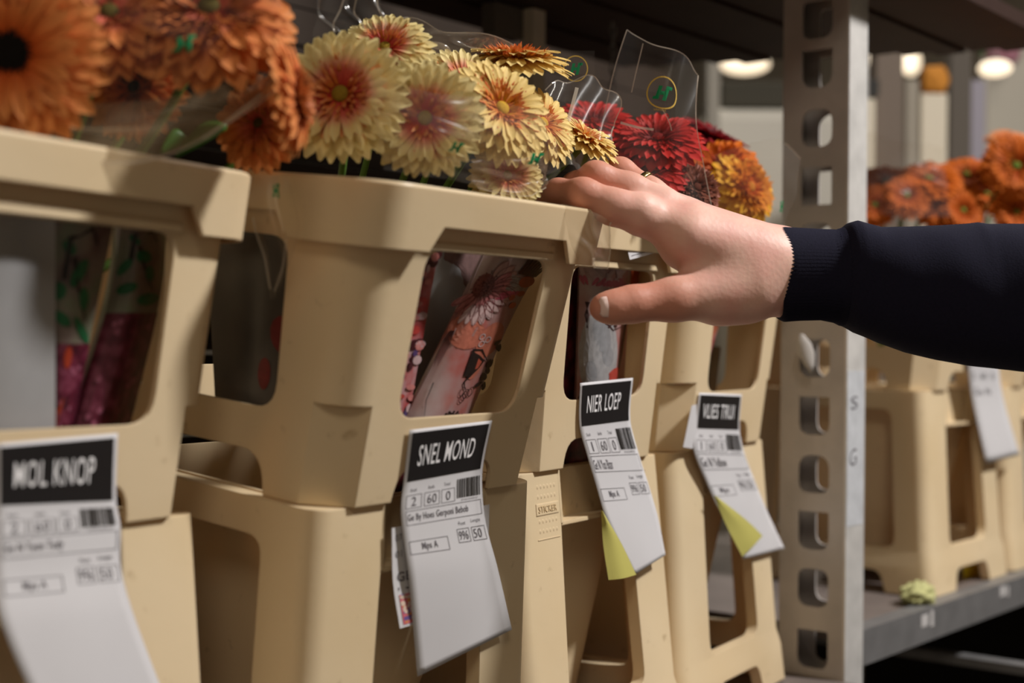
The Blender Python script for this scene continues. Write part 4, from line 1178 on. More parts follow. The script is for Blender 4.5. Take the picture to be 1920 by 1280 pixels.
P = Print(shD, 0.0007)
P.poly([(0.66, 0.73), (0.76, 0.70), (0.88, 0.69), (0.84, 0.76), (0.76, 0.81), (0.68, 0.80)]); P.ellipse(0.8, 0.36, .06, .016, 0); P.done('printed_lips', col((0.52, 0.07, 0.05)), tD)
P = Print(shD, 0.0007)
P.stroke([(0.55, 0.42), (0.70, 0.465), (0.86, 0.44)], 0.025, ASP); P.stroke([(0.60, 0.45), (0.72, 0.405), (0.88, 0.42)], 0.02, ASP); P.ellipse(0.74, 0.435, .035, .014, 0)
P.stroke([(0.66, 0.735), (0.76, 0.75), (0.86, 0.72)], 0.012, ASP)
for k in range(5): P.stroke([(0.13 + .02 * k, 0.30), (0.20 - .02 * k, 0.38), (0.16 + .01 * k, 0.46)], 0.010, ASP)
for _ in range(22): P.ellipse(0.22 + r_.gauss(0, .12), 0.90 + r_.gauss(0, .02), .035, .010, r_.uniform(0, 3), 7)
P.stroke([(0.95, 0.4), (0.90, 0.6), (0.86, 0.7)], 0.02, ASP)
P.done('printed_lines', col((0.05, 0.02, 0.02)), tD)
P = Print(shD, 0.0006); P.quad(0.0, 0.16, 0.93, 1.0); P.done('printed_yellow', col((0.45, 0.28, 0.03)), tD)
shE = sleeve_sheet(2, [(1183, 490), (1172, 600)], [(1203, 490), (1192, 600)], 0.045, 0.003)
flower_sleeve('orange sleeve edge between the thumb and the index finger', shE, col((0.55, 0.10, 0.03)), 0.008)
# window 4
shF = sleeve_sheet(3, [(1295, 560), (1285, 740)], [(1362, 560), (1310, 740)], 0.035, 0.006)
tF = flower_sleeve('pink and red sleeve in the window beside the steel post', shF, ART_PINK)
P = Print(shF, 0.0004); P.ellipse(0.6, 0.30, .4, .16, 0); P.done('printed_spots', col((0.55, 0.16, 0.09)), tF)
shF = sleeve_sheet(3, [(1300, 650), (1300, 760)], [(1352, 650), (1340, 760)], 0.060, 0.006)
flower_sleeve('grey clear sleeve base low in the window beside the steel post', shF, ART_GREY)
# window 1
shG = sleeve_sheet(0, [(-60, 400), (-60, 830)], [(104, 400), (104, 830)], 0.020, 0.004)
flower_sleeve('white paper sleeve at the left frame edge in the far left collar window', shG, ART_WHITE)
shH = sleeve_sheet(0, [(90, 400), (90, 830)], [(215, 410), (130, 830)], 0.028, 0.006)
tH = flower_sleeve('garden-print sleeve with violet base, left one in the far left collar window', shH, ART_GREENISH)
shI = sleeve_sheet(0, [(225, 400), (205, 560), (120, 830)], [(312, 430), (300, 560), (235, 830)], 0.034, 0.010)
tI = flower_sleeve('garden-print sleeve with violet base, slanting right in the far left collar window', shI, ART_GREENISH)
for sh_, t_ in ((shH, tH), (shI, tI)):
    P = Print(sh_, 0.0004); P.quad(0.0, 1.0, 0.56, 1.0, 8, 8); P.done('printed_heath', ART_VIOLET, t_)
    P = Print(sh_, 0.0006)
    for a, b_, c_, d_ in ((.35, .14, .12, .03), (.55, .25, .16, .05), (.2, .33, .16, .04), (.7, .36, .10, .05), (.3, .45, .2, .03), (.75, .50, .22, .03)): P.ellipse(a, b_, c_, d_, r_.uniform(-.3, .3), 8)
    P.done('printed_leaves', col((0.02, 0.16, 0.06)), t_)
    P = Print(sh_, 0.0007); P.stroke([(0.45, 0.18), (0.55, 0.30), (0.80, 0.46)], 0.035, ASP); P.stroke([(0.30, 0.28), (0.36, 0.10), (0.70, 0.05), (0.8, 0.12)], 0.05, ASP); P.done('printed_stalks', col((0.02, 0.015, 0.015)), t_)
    P = Print(sh_, 0.0006)
    for _ in range(14): P.ellipse(r_.uniform(.1, .9), r_.uniform(.58, .98), .05, .012, 0, 7)
    P.done('printed_blooms', col((0.36, 0.10, 0.16)), t_)
P = Print(shH, 0.0007); P.poly([(0.0, 0.80), (0.5, 0.80), (0.3, 1.0), (0.0, 1.0)]); P.ellipse(.5, .62, .1, .05, 0); P.done('printed_red', col((0.42, 0.05, 0.02)), tH)
# left side window of the gripped collar
def side_hit(u, v, dep):
    M = STK[1]
    p0 = M @ Vector((-hw(0) + dep, 0, 0)); n_ = (M.to_3x3() @ Vector((-1, 0, 0))).normalized()
    d = ray(u, v); return CAM + d * ((p0 - CAM).dot(n_) / d.dot(n_))
shJ = Sheet([[side_hit(u, v, .02 - .006 * b_) for u, v in c] for b_, c in ((0, [(385, 415), (404, 765)]), (1, [(475, 420), (470, 775)]), (0, [(585, 425), (540, 785)]))])
tJ = flower_sleeve('grey sleeve with dark red petals behind the left side opening of the gripped collar', shJ, ART_GREY, 0.012)
P = Print(shJ, 0.0005); P.ellipse(0.86, 0.57, .16, .10, 0.2, 14); P.ellipse(0.66, 0.78, .075, .085, 0.1, 14); P.done('printed_red_petals', col((0.22, 0.03, 0.03)), tJ)
# dark red sleeve seen through the foot arch of the gripped collar
shK = sleeve_sheet(1, [(690, 850), (690, 950)], [(900, 850), (900, 950)], 0.030, 0.004)
tK = flower_sleeve('dark red printed sleeve showing in the foot arch left of the SNEL MOND label', shK, ART_DARK)
shK = sleeve_sheet(2, [(1040, 800), (1040, 890)], [(1160, 800), (1160, 890)], 0.030, 0.004)
tK = flower_sleeve('dark sleeve showing in the foot arch left of the NIER LOEP label', shK, ART_DARK)

# ------------------------------------------------------------------ person: hand, ring, sweater sleeve
def surface_nets(F, org, h):
    """iso-surface of the field F (negative inside)"""
    nx, ny, nz = F.shape
    neg = F < 0
    cnt = np.zeros((nx - 1, ny - 1, nz - 1), int)
    P = np.zeros((nx - 1, ny - 1, nz - 1, 3)); K = np.zeros((nx - 1, ny - 1, nz - 1))
    for c in np.ndindex(2, 2, 2):
        cnt += neg[c[0]:nx - 1 + c[0], c[1]:ny - 1 + c[1], c[2]:nz - 1 + c[2]]
    act = (cnt > 0) & (cnt < 8)
    def sub(c): return F[c[0]:nx - 1 + c[0], c[1]:ny - 1 + c[1], c[2]:nz - 1 + c[2]]
    for ax in range(3):
        for o in np.ndindex(2, 2):
            a = [0, 0, 0]; oth = [i for i in range(3) if i != ax]
            a[oth[0]], a[oth[1]] = o
            b = list(a); b[ax] = 1
            fa, fb = sub(a), sub(b)
            cr = (fa < 0) != (fb < 0)
            t = np.where(cr, fa / np.where(cr, fa - fb, 1), 0)
            for i in range(3):
                P[..., i] += np.where(cr, a[i] + (t if i == ax else 0), 0)
            K += cr
    idx = -np.ones(act.shape, int)
    ii = np.argwhere(act)
    idx[act] = np.arange(len(ii))
    V = (ii + P[act] / K[act][:, None]) * h + org
    faces = []
    for ax in range(3):
        oth = [(ax + 1) % 3, (ax + 2) % 3]
        sl0 = [slice(None)] * 3; sl1 = [slice(None)] * 3
        sl0[ax] = slice(0, -1); sl1[ax] = slice(1, None)
        cr = neg[tuple(sl0)] != neg[tuple(sl1)]
        for e in np.argwhere(cr):
            e = list(e)
            if min(e[oth[0]], e[oth[1]]) < 1: continue
            q = []
            ok = True
            for du, dv in ((0, 0), (1, 0), (1, 1), (0, 1)):
                c = list(e); c[oth[0]] -= du; c[oth[1]] -= dv
                if any(c[i] < 0 or c[i] >= act.shape[i] for i in range(3)): ok = False; break
                q.append(idx[tuple(c)])
            if not ok or min(q) < 0: continue
            if not neg[tuple(e)]: q.reverse()
            faces.append(tuple(int(k) for k in q))
    return V, faces

def smin(a, b, k):
    hh = np.clip(0.5 + 0.5 * (b - a) / k, 0, 1)
    return b * (1 - hh) + a * hh - k * hh * (1 - hh)

def J(u, v, d, r):
    """joint seen at pixel (u, v), d metres away, radius r pixels at that distance"""
    return np.array(px(u, v, d)), r * d / FPX

def cone(X, A, B):
    (a, ra), (b, rb) = A, B
    ab = b - a
    t = np.clip(((X - a) @ ab) / (ab @ ab), 0, 1)
    return np.linalg.norm(X - a - t[..., None] * ab, axis=-1) - (ra + (rb - ra) * t)

fingers = [
    # index: knuckle, middle joint, end joint, tip
    [J(1196, 398, 1.030, 38), J(1150, 388, 1.028, 33), J(1093, 364, 1.028, 29.5), J(1046, 359, 1.050, 23), J(1008, 374, 1.072, 17)],
    [J(1240, 384, 1.052, 35), J(1180, 355, 1.052, 30), J(1117, 331, 1.050, 28), J(1078, 346, 1.072, 22), J(1044, 366, 1.092, 17)],
    [J(1283, 404, 1.072, 31), J(1219, 361, 1.082, 27), J(1162, 322, 1.092, 26), J(1134, 337, 1.112, 20), J(1108, 360, 1.128, 16)],
    [J(1322, 427, 1.095, 26), J(1285, 398, 1.105, 22), J(1240, 368, 1.112, 20), J(1212, 376, 1.125, 16), J(1190, 394, 1.135, 14)],
]
thumb = [J(1395, 540, 1.045, 62), J(1262, 561, 1.022, 41), J(1185, 570, 1.012, 34), J(1150, 576, 1.008, 31), J(1131, 577, 1.006, 27)]
palm = [
    (J(1470, 505, 1.060, 58), J(1205, 405, 1.036, 38)), (J(1470, 488, 1.075, 50), J(1240, 392, 1.056, 35)),
    (J(1470, 482, 1.085, 46), J(1285, 408, 1.074, 32)), (J(1470, 490, 1.095, 42), J(1325, 430, 1.095, 27)),
    (J(1470, 538, 1.060, 50), J(1350, 552, 1.045, 55)), (J(1400, 500, 1.056, 64), J(1278, 466, 1.050, 40)), (J(1430, 500, 1.052, 62), J(1292, 448, 1.034, 48)), (J(1440, 490, 1.058, 60), J(1300, 425, 1.046, 40)),
    (J(1470, 512, 1.064, 62), J(1540, 514, 1.066, 60)), (J(1470, 484, 1.068, 50), J(1540, 486, 1.068, 46)), (J(1470, 540, 1.066, 46), J(1540, 542, 1.068, 44)),
]
HS = 0.0021
allj = [j for f in fingers for j in f] + thumb + [q for p in palm for q in p]
lo = np.min([p - r for p, r in allj], axis=0) - 0.008; hi = np.max([p + r for p, r in allj], axis=0) + 0.008
dim = np.ceil((hi - lo) / HS).astype(int) + 1
G = np.stack(np.meshgrid(*[lo[i] + HS * np.arange(dim[i]) for i in range(3)], indexing='ij'), -1)
fp = None
for A, B in palm:
    d_ = cone(G, A, B); fp = d_ if fp is None else smin(fp, d_, 0.012)
ff = None
for f in fingers:
    fd = None
    for A, B in zip(f[:-1], f[1:]):
        d_ = cone(G, A, B); fd = d_ if fd is None else smin(fd, d_, 0.007)
    ff = fd if ff is None else smin(ff, fd, 0.0022)
ft = None
for A, B in zip(thumb[:-1], thumb[1:]):
    d_ = cone(G, A, B); ft = d_ if ft is None else smin(ft, d_, 0.006)
F_ = smin(smin(fp, ff, 0.008), ft, 0.013)
HV, HF = surface_nets(F_, lo, HS)
hm = pymesh('hand', HV, HF)
fixn(hm)
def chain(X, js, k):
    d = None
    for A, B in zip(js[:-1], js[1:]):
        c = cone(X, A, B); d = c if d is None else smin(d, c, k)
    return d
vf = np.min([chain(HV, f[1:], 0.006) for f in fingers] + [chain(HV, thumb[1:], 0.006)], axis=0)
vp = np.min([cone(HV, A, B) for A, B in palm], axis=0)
red = np.clip((vp - vf) / 0.035 + 0.10, 0, 1)  # fingers redder, with the shade past the knuckles painted in as well
at = hm.attributes.new('red_shade', 'FLOAT', 'POINT'); at.data.foreach_set('value', red.astype(np.float32))
def skin_mat():
    m, nt, b, out = nodes('skin')
    N = nt.nodes.new; L = nt.links.new
    tc = N('ShaderNodeTexCoord')
    n1 = N('ShaderNodeTexNoise'); n1.inputs['Scale'].default_value = 32; n1.inputs['Detail'].default_value = 4
    L(tc.outputs['Object'], n1.inputs['Vector'])
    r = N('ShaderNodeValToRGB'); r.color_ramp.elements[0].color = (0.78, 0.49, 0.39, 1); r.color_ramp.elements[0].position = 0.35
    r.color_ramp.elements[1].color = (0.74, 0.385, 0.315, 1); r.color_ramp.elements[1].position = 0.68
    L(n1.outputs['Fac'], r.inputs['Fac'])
    ra_ = N('ShaderNodeAttribute'); ra_.attribute_name = 'red_shade'
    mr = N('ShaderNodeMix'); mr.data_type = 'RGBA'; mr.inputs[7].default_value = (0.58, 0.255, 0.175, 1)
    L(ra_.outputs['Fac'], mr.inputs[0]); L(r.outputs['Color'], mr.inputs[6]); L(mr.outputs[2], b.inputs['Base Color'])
    b.inputs['Roughness'].default_value = 0.5; b.inputs['Specular IOR Level'].default_value = 0.35
    b.inputs['Subsurface Weight'].default_value = 0.25; b.inputs['Subsurface Radius'].default_value = (0.012, 0.004, 0.0025); b.inputs['Subsurface Scale'].default_value = 0.5
    n2 = N('ShaderNodeTexNoise'); n2.inputs['Scale'].default_value = 420; n2.inputs['Detail'].default_value = 3
    w2 = N('ShaderNodeTexVoronoi'); w2.inputs['Scale'].default_value = 260
    L(tc.outputs['Object'], n2.inputs['Vector']); L(tc.outputs['Object'], w2.inputs['Vector'])
    ad = N('ShaderNodeMath'); ad.operation = 'ADD'; L(n2.outputs['Fac'], ad.inputs[0]); L(w2.outputs['Distance'], ad.inputs[1])
    bp = N('ShaderNodeBump'); bp.inputs['Strength'].default_value = 0.18; bp.inputs['Distance'].default_value = 0.0006
    L(ad.outputs[0], bp.inputs['Height']); L(bp.outputs[0], b.inputs['Normal'])
    return m
SKIN = skin_mat()
person = empty('person', px(1900, 560, 1.02))
tag(person, 'person in a navy sweater reaching in from the right, hand gripping the middle collar', 'person')
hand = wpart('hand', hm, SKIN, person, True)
md = hand.modifiers.new('smooth', 'SMOOTH'); md.factor = 0.5; md.iterations = 10
# thumb nail: a patch of a slightly wider cylinder round the last thumb joint, facing the aisle
ta, ra = thumb[3]; tb, rb = thumb[4]
ax = Vector(tb - ta).normalized()
up_ = (-FWD * 0.93 - UP * -0.05); up_ = (up_ - ax * up_.dot(ax)).normalized(); sd = ax.cross(up_)
v = []; f = []
for j in range(9):
    t_ = j / 8
    for i in range(9):
        s_ = i / 8 * 2 - 1
        wd = 0.72 * (1 if 0.15 < t_ < 0.8 else (math.sqrt(max(0, 1 - ((0.15 - t_) / 0.2) ** 2)) if t_ <= 0.15 else math.sqrt(max(0, 1 - ((t_ - 0.8) / 0.24) ** 2))))
        a = s_ * wd
        rr = (ra + (rb - ra) * (0.25 + 0.75 * t_)) + 0.0006
        p = Vector(ta) + ax * (-0.003 + 0.0165 * t_) + up_ * rr * math.cos(a) + sd * rr * math.sin(a)
        if t_ > 0.75: p -= up_ * 0.0035 * ((t_ - 0.75) / 0.25) ** 2
        v.append(p)
for j in range(8):
    for i in range(8):
        k = j * 9 + i; f.append((k, k + 1, k + 10, k + 9))
nail = pymesh('nail', v, f)
o = wpart('thumb_nail', nail, plain('nail', (0.80, 0.58, 0.52), 0.3, 0.5), hand, True)
sm = o.modifiers.new('s', 'SOLIDIFY'); sm.thickness = 0.0008
# ring on the ring finger
(a_, r1), (b_, r2) = fingers[2][1], fingers[2][2]
a_ = Vector(a_); b_ = Vector(b_); t_ = 0.30
cen = a_.lerp(b_, t_) ; rr = (r1 + (r2 - r1) * t_) + 0.0005
axis = (b_ - a_).normalized(); e1 = axis.cross(UP).normalized(); e2 = axis.cross(e1)
mb = MB(); rings = []
for k in range(40):
    q = 2 * PI * k / 40
    dr = e1 * math.cos(q) + e2 * math.sin(q)
    rings.append([cen + dr * (rr + h_) + axis * w_ for h_, w_ in ((-.0006, -.0026), (.0006, -.0024), (.0011, -.0010), (.0011, .0010), (.0006, .0024), (-.0006, .0026))])
mb.loft(rings, closed=True)
gold = plain('gold', (0.78, 0.55, 0.20), 0.22, 0.5, 1.0)
wpart('finger_ring', mb.mesh(), gold, hand, True)['label'] = 'gold wedding ring'

# sweater sleeve: outline of the arm, ribbed cuff
SWEAT = plain('navy_knit', (0.010, 0.0095, 0.022), 0.9, 0.15, noise=0.25, scale=500, bump=0.25, bscale=900)
prof = [(1451, 432, 590, 1.062), (1452, 428, 597, 1.062), (1468, 427, 602, 1.062), (1500, 429, 600, 1.062), (1540, 431, 599, 1.062), (1566, 432, 604, 1.062), (1578, 428, 610, 1.061), (1590, 418, 616, 1.06), (1604, 414, 624, 1.06), (1625, 420, 632, 1.058), (1648, 426, 642, 1.056), (1700, 425, 661, 1.054), (1760, 423, 676, 1.050), (1812, 420, 686, 1.047), (1830, 418, 688, 1.046), (1850, 421, 690, 1.044), (1920, 420, 698, 1.040), (2050, 415, 708, 1.030), (2250, 408, 715, 1.015), (2500, 402, 722, 1.000)]
def sleeve_rings(pr, n, rib):
    rings = []
    for k, (u, t0, t1, d) in enumerate(pr):
        c = px(u, (t0 + t1) / 2, d)
        ry = (t1 - t0) / 2 * d / FPX
        slant = -0.10
        ring = []
        for i in range(n):
            q = 2 * PI * i / n
            rad = 1.0
            if rib: rad += (0.0 if k < 3 else 0.016) * math.cos(i * PI)
            fold = 0.0
            if u > 1600 and not rib:
                fold = 0.025 * math.sin(3 * q + u * 0.012) * min(1, (u - 1600) / 150) + 0.015 * math.sin(u * 0.05 + 2 * q) * min(1, (u - 1600) / 150) * (1 if abs(math.sin(q)) < .9 else .3)
            sq = 1.0
            cq = math.copysign(abs(math.cos(q)) ** 0.72, math.cos(q)) if rib or u < 1640 else math.copysign(abs(math.cos(q)) ** (0.72 + 0.28 * min(1, (u - 1640) / 200)), math.cos(q))
            p = c + UP * ry * math.sin(q) * (rad + fold * 0.3) - FWD * ry * 0.90 * cq * (rad + fold)
            if rib and k < 6: p = p - RIGHT * 0.005 * math.sin(q) * (1 - k / 6)
            ring.append(p)
        rings.append(ring)
    return rings
cuffp = prof[:7]
fine = []
for a0, b0 in zip(cuffp[:-1], cuffp[1:]):
    for k in range(2): fine.append(tuple(a0[i] + (b0[i] - a0[i]) * k / 2 for i in range(4)))
fine.append(cuffp[-1])
mb = MB(); rr_ = sleeve_rings(fine, 150, True)
cin = [[p + (px(1451, 511, 1.062) - p) * 0.10 + RIGHT * 0.004 for p in rr_[0]]]
mb.loft([[p + RIGHT * 0.02 for p in cin[0]]] + cin + rr_, cap=False)
slv = MB()
dense = []
body = prof[6:]
for a0, b0 in zip(body[:-1], body[1:]):
    for k in range(3): dense.append(tuple(a0[i] + (b0[i] - a0[i]) * k / 3 for i in range(4)))
dense.append(body[-1])
slv.loft(sleeve_rings(dense, 64, False), cap=False)
so_ = wpart('sweater_sleeve', slv.mesh(), SWEAT, person, True)
wpart('cuff', mb.mesh(), SWEAT, so_, True)['label'] = 'ribbed navy cuff'

# ------------------------------------------------------------------ neighbouring bay and the store behind
STK.append(stack_matrix(1.230, 0.050, 0.0455, 0.0, 0, 0)); STK.append(stack_matrix(1.515, 0.054, 0.0455, 1.5, 0, 0))
for i in (4, 5):
    M = STK[i]
    t = empty('bucket_collar', mat=M)
    tag(t, ['cream bucket collar in the bay right of the post, under the sleeve', 'cream bucket collar at the right frame edge in the bay beyond the post'][i - 4], 'collar', 'collars in the next bay')
    link_mesh('collar_body', COLLAR_BODY, PLASTIC, t); link_mesh('rim', COLLAR_RIM, PLASTIC, t)
    b = empty('flower_bucket', mat=M @ Matrix.Translation((0, 0, -0.0006)))
    tag(b, ['cream lower bucket beyond the steel post with a yellow tag at its foot', 'cream lower bucket at the right frame edge in the bay beyond the post'][i - 4], 'bucket', 'buckets in the next bay')
    link_mesh('bucket_frame', BUCKET_BODY, PLASTIC, b); link_mesh('inner_bucket', BUCKET_INNER, PLASTIC, b)
sh = Sheet([[front_hit(4, u, v, o) for u, v, o in c] for c in ([(1810, 640, .004), (1822, 740, .008), (1850, 868, .028)], [(1868, 640, .004), (1880, 740, .010), (1912, 852, .030)])])
t = empty('price_label', sh(.5, 0)); tag(t, 'blurred white paper label hanging in the bay right of the steel post', 'label')
wpart('paper', sh.mesh('paper', 6, 20, thick=0.0002), PAPER, t, True)
P = Print(sh, 0.0004); P.quad(0.05, 0.95, 0.02, 0.22, 3, 3); P.done('header_block', INK, t)
P = Print(sh, 0.0004); P.text('2  60  0', .1, .8, .30, .36); P.text('Ge N', .1, .6, .44, .50); P.done('print', INK_GREY, t)
sh = Sheet([[front_hit(4, u, v, .020) for u, v in c] for c in ([(1804, 1052), (1810, 1100)], [(1836, 1050), (1832, 1096)])])
t = empty('yellow_tag', sh(.5, .5)); tag(t, 'small bright yellow tag at the foot of the bucket right of the post', 'tag')
wpart('tag_paper', sh.mesh('tag_paper', 3, 3, thick=0.0004), plain('tag_yellow', (0.66, 0.52, 0.02), 0.5), t)
# crumpled bloom lying on the side board
c0 = px(1722, 1098, 1.76); c0.z = -0.2170 + 0.013
bm = bmesh.new(); bmesh.ops.create_icosphere(bm, subdivisions=4, radius=1)
for v_ in bm.verts:
    p = v_.co
    k = 1 + 0.22 * math.sin(7 * p.x + 3 * p.y) * math.sin(6 * p.z + 2) + 0.12 * math.sin(17 * p.y + 5 * p.z)
    v_.co = Vector((p.x * .026 * k, p.y * .018 * k, max(-0.0128, p.z * .0135 * k)))
me = bpy.data.meshes.new('bloom'); bm.to_mesh(me); bm.free()
t = empty('fallen_bloom', c0); tag(t, 'pale green crumpled bloom lying on the board right of the steel post', 'flower')
link_mesh('crumpled_petals', me, plain('pale_bloom', (0.46, 0.45, 0.20), 0.7, noise=0.3, scale=120), t, True)
NB = [(1640, 385, 1.94, (-0.2, 0.3, 0.9), 0.032, 'dim orange gerbera low beside the steel post flange', {}), (1762, 388, 1.94, (0.0, 0.2, 0.95), 0.034, 'dim orange gerbera low in the middle of the bay beyond the post', {}), (1805, 395, 1.93, (0.1, 0.3, 0.9), 0.033, 'dim orange gerbera low, second from the right frame edge', {}), (1905, 398, 1.93, (0.1, 0.2, 0.95), 0.034, 'dim orange gerbera in the shade at the right frame edge', {}),(1905, 312, 1.92, (-0.15, 0.25, 0.95), 0.0455, 'orange gerbera at the right frame edge with a green centre', {}),
      (1812, 330, 1.97, (-0.1, 0.75, 0.65), 0.042, 'orange gerbera second from the right in the bay beyond the post', {}),
      (1742, 338, 1.95, (-0.1, 0.8, 0.6), 0.044, 'orange gerbera in the middle of the bay beyond the post', {}),
      (1662, 345, 1.99, (-0.1, 0.8, 0.6), 0.044, 'orange gerbera just right of the steel post above the sleeve', {}),
      (1700, 368, 1.93, (-0.1, 0.5, 0.85), 0.034, 'dim low orange gerbera in the bay beyond the post', {}),
      (1850, 365, 2.03, (0.2, 0.7, 0.7), 0.040, 'shaded orange gerbera beneath the two on the right', {})]
for k, (u, v, d, nn, R, lab, ex) in enumerate(NB):
    gerbera('backorange', BACKO, px(u, v, d), cvec(*nn), R, lab, 'orange gerberas beyond the post', spin=k, seed=40 + k, stem=inside(4, 0.0, 0.12, 0.05), **ex)
f5 = sleeve('faint clear film over the orange gerberas beyond the post', px(1700, 330, 1.8), None)
sh = sheet_px([[(1612, 245, 1.94), (1622, 400, 1.90)], [(1680, 262, 1.91), (1690, 405, 1.87)], [(1770, 280, 1.90), (1780, 408, 1.88)]], crinkle(0.004, 9, 6))
addfilm(sh, f5, FILM_FRONT)

def upright_box(name, u0, u1, v0, v1, d, th, m, lab, cat, group=None, parent=None, ang=0.0, stand=True):
    """upright box facing the aisle, seen between the given outlines d metres away"""
    p0 = px((u0 + u1) / 2, (v0 + v1) / 2, d)
    wd = (u1 - u0) / FPX * d; ht = (v1 - v0) / FPX * d
    if stand: zt = p0.z + ht / 2; ht = zt + 1.1; p0.z = zt - ht / 2
    M = Matrix.Translation(p0) @ Matrix.Rotation(-YAW + ang, 4, 'Z')
    b = MB(); b.box(-wd / 2, wd / 2, 0, th, -ht / 2, ht / 2)
    me = b.mesh()
    if parent is not None:
        me.transform(M); return wpart(name, me, m, parent)
    o = link_mesh(name, me, m); o.matrix_world = M
    bv = o.modifiers.new('bevel', 'BEVEL'); bv.width = min(wd, ht, th) * 0.08; bv.segments = 2
    return tag(o, lab, cat, group)
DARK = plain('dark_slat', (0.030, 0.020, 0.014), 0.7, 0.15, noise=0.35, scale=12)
# slatted screen closing the back of the rack
scr = empty('slatted_screen', (0.2, 0.63, -0.3)); tag(scr, 'dark slatted screen behind the rack, seen above the cream gerberas', 'screen')
for k in range(18):
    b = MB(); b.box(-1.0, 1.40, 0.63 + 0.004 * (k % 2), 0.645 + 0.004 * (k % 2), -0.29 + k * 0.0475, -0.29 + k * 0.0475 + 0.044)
    wpart('slat', b.mesh(), DARK, scr)
def batten(u, w_, v0, v1, m, nm, y=0.385):
    d0 = (y - CAM.y) / ray(u, 100).y
    a = CAM + ray(u, v0) * d0; c = CAM + ray(u, v1) * d0
    b = MB(); b.box(a.x, a.x + w_, y, y + 0.02, c.z, 0.509)
    return b.mesh(), a
me, a = batten(1000, 0.024, -120, 175, None, '')
t = empty('rack_strut', a); tag(t, 'pale upright strut behind the topmost cream gerbera', 'strut'); wpart('strut_bar', me, plain('pale_strut', (0.52, 0.47, 0.40), 0.6, noise=0.1), t)
me, a = batten(928, 0.055, -120, 60, None, '', 0.40)
t = empty('grey_plate', a); tag(t, 'dim grey plate left of the pale strut at the top edge', 'plate'); wpart('plate_sheet', me, plain('dim_plate', (0.11, 0.095, 0.085), 0.5), t)
# hanging chain
t = empty('hanging_chain', px(1150, 5, 1.80)); tag(t, 'thin grey chain hanging at the top edge left of the tall film', 'chain')
lk = MB()
pts = [Vector((0.0035 * math.cos(q * PI / 6), 0, 0.0075 * math.sin(q * PI / 6))) for q in range(12)]
rings = []
for q in range(12):
    tn = (pts[(q + 1) % 12] - pts[q - 1]).normalized(); n1 = Vector((0, 1, 0)); n2 = tn.cross(n1)
    rings.append([pts[q] + (n1 * math.cos(k * PI / 3) + n2 * math.sin(k * PI / 3)) * 0.0012 for k in range(6)])
lk.loft(rings, closed=True); lme = lk.mesh(); lme.materials.append(BEAM)
for k in range(10):
    o = bpy.data.objects.new('link', lme); COL.objects.link(o); o.parent = t
    o.location = (0, 0, -0.0118 * k); o.rotation_euler = (0, 0, (k % 2) * PI / 2 + 0.4)
# store beyond
WHITE = plain('white_partition', (0.62, 0.58, 0.50), 0.7, noise=0.06, scale=3)
upright_box('white_counter', 1322, 1600, 202, 420, 3.6, 0.5, WHITE, 'white blurred counter seen between the golden flowers and the steel post', 'counter')
upright_box('grey_pillar', 1326, 1350, 108, 215, 3.5, 0.06, plain('grey_pillar', (0.34, 0.31, 0.26), 0.7), 'slim grey pillar rising behind the white counter', 'pillar')
upright_box('dark_crate', 1352, 1480, 152, 202, 3.65, 0.4, plain('dark_olive', (0.05, 0.043, 0.028), 0.7), 'dark olive crate standing on the white counter', 'crate', stand=False)
upright_box('brown_post', 1640, 1694, 88, 420, 3.02, 0.06, plain('brown_post', (0.17, 0.13, 0.10), 0.7), 'blurred brown post right of the steel post', 'post')
upright_box('grey_post', 1698, 1722, 150, 420, 3.10, 0.05, plain('grey_post', (0.33, 0.29, 0.23), 0.7), 'slim blurred grey post right of the brown one', 'post')
CRE = plain('cream_board', (0.72, 0.64, 0.50), 0.7)
upright_box('cream_board', 1726, 1776, 175, 420, 3.1, 0.04, CRE, 'upright cream board in the blurred store, right of the slim posts', 'board')
upright_box('cream_board', 1608, 1640, 185, 420, 3.0, 0.04, CRE, 'cream board strip directly right of the steel post flange', 'board')
upright_box('store_divider', 1780, 1822, 95, 420, 3.3, 0.05, plain('store_divider_dim', (0.12, 0.10, 0.08), 0.7), 'dim upright panel right of the cream board', 'panel')
upright_box('lilac_roll', 1820, 1848, 150, 320, 3.45, 0.03, plain('lilac_paper', (0.36, 0.33, 0.38), 0.6), 'pale lilac upright paper roll in the blurred store above the orange gerberas', 'paper')
upright_box('store_divider', 1850, 2100, 78, 420, 4.2, 0.05, WHITE, 'white panel at the right edge of the blurred store', 'panel')
upright_box('dark_box', 1626, 1650, 148, 182, 3.02, 0.05, plain('dark_box', (0.03, 0.028, 0.025), 0.7), 'small dark box fixed beside the brown post', 'box', stand=False)
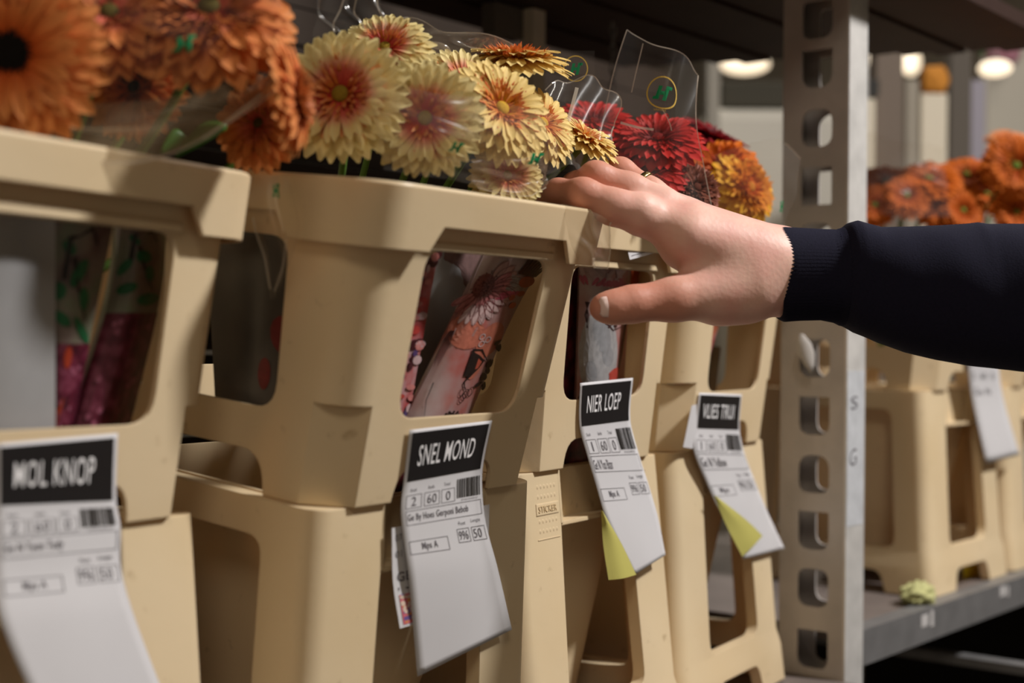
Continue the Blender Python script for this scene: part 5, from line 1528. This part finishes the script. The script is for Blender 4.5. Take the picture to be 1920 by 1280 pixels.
# orange and pink things hanging far behind
def blob(name, u, v, d, rx, rz, m, lab, cat):
    bm = bmesh.new(); bmesh.ops.create_icosphere(bm, subdivisions=3, radius=1)
    for q in bm.verts:
        k = 1 + 0.15 * math.sin(5 * q.co.x + 2) * math.cos(4 * q.co.z) + 0.1 * math.sin(9 * q.co.y)
        q.co = Vector((q.co.x * rx * k, q.co.y * rx * .5 * k, q.co.z * rz * k))
    me = bpy.data.meshes.new(name); bm.to_mesh(me); bm.free()
    o = link_mesh(name, me, m, None, True); o.location = px(u, v, d); o.rotation_euler = (0, 0, -YAW)
    return tag(o, lab, cat)
blob('orange_bouquet', 1752, 150, 3.11, .03, .032, plain('far_orange', (0.55, 0.22, 0.03), 0.8), 'blurred orange bouquet high up in the store behind', 'bouquet')
blob('pink_bouquet', 1880, 100, 4.17, .05, .035, plain('far_pink', (0.45, 0.20, 0.26), 0.8), 'blurred pink bouquet at the upper right corner', 'bouquet')
blob('green_bouquet', 1852, 92, 4.18, .02, .025, plain('far_green', (0.10, 0.22, 0.10), 0.8), 'blurred green foliage left of the pink bouquet', 'bouquet')
gerbera('salmon', SALMON, px(1895, 266, 2.10), cvec(0.1, 0.85, 0.5), 0.036, 'peach gerbera above the orange one at the right frame edge', 'orange gerberas beyond the post', seed=77, stem=inside(5, 0.0, 0.12, 0.05))
# lamps hanging in the hall
def lamp_mat():
    m, nt, b, out = nodes('lamp_glow')
    b.inputs['Emission Color'].default_value = (1.0, 0.80, 0.55, 1); b.inputs['Emission Strength'].default_value = 1.6
    return m
GLOW = lamp_mat()
for u, v, d, rx, rz, lab in ((1397, 121, 6.2, .105, .038, 'warm oval hall lamp glowing left of the steel post'), (1632, 104, 6.0, .040, .038, 'round warm hall lamp glowing just right of the steel post'), (1708, 116, 6.4, .042, .060, 'oval warm hall lamp glowing right of the brown post'), (1866, 128, 6.5, .10, .05, 'wide warm hall lamp glowing before the white panel')):
    if u == 1866: d = 4.0; rx, rz = .045, .022
    t = empty('hall_lamp', px(u, v, d)); tag(t, lab, 'lamp', 'warm lamps hanging in the hall')
    bm = bmesh.new(); bmesh.ops.create_uvsphere(bm, u_segments=24, v_segments=12, radius=1)
    for q in bm.verts: q.co = Vector((q.co.x * rx, q.co.y * rx, q.co.z * rz))
    me = bpy.data.meshes.new('globe'); bm.to_mesh(me); bm.free()
    link_mesh('globe', me, GLOW, t, True)
    b = MB(); b.tube([(0, 0, rz * .95), (0, 0, 2.9 - px(u, v, d).z)], 0.004, 6); link_mesh('cord', b.mesh(), BEAM, t)
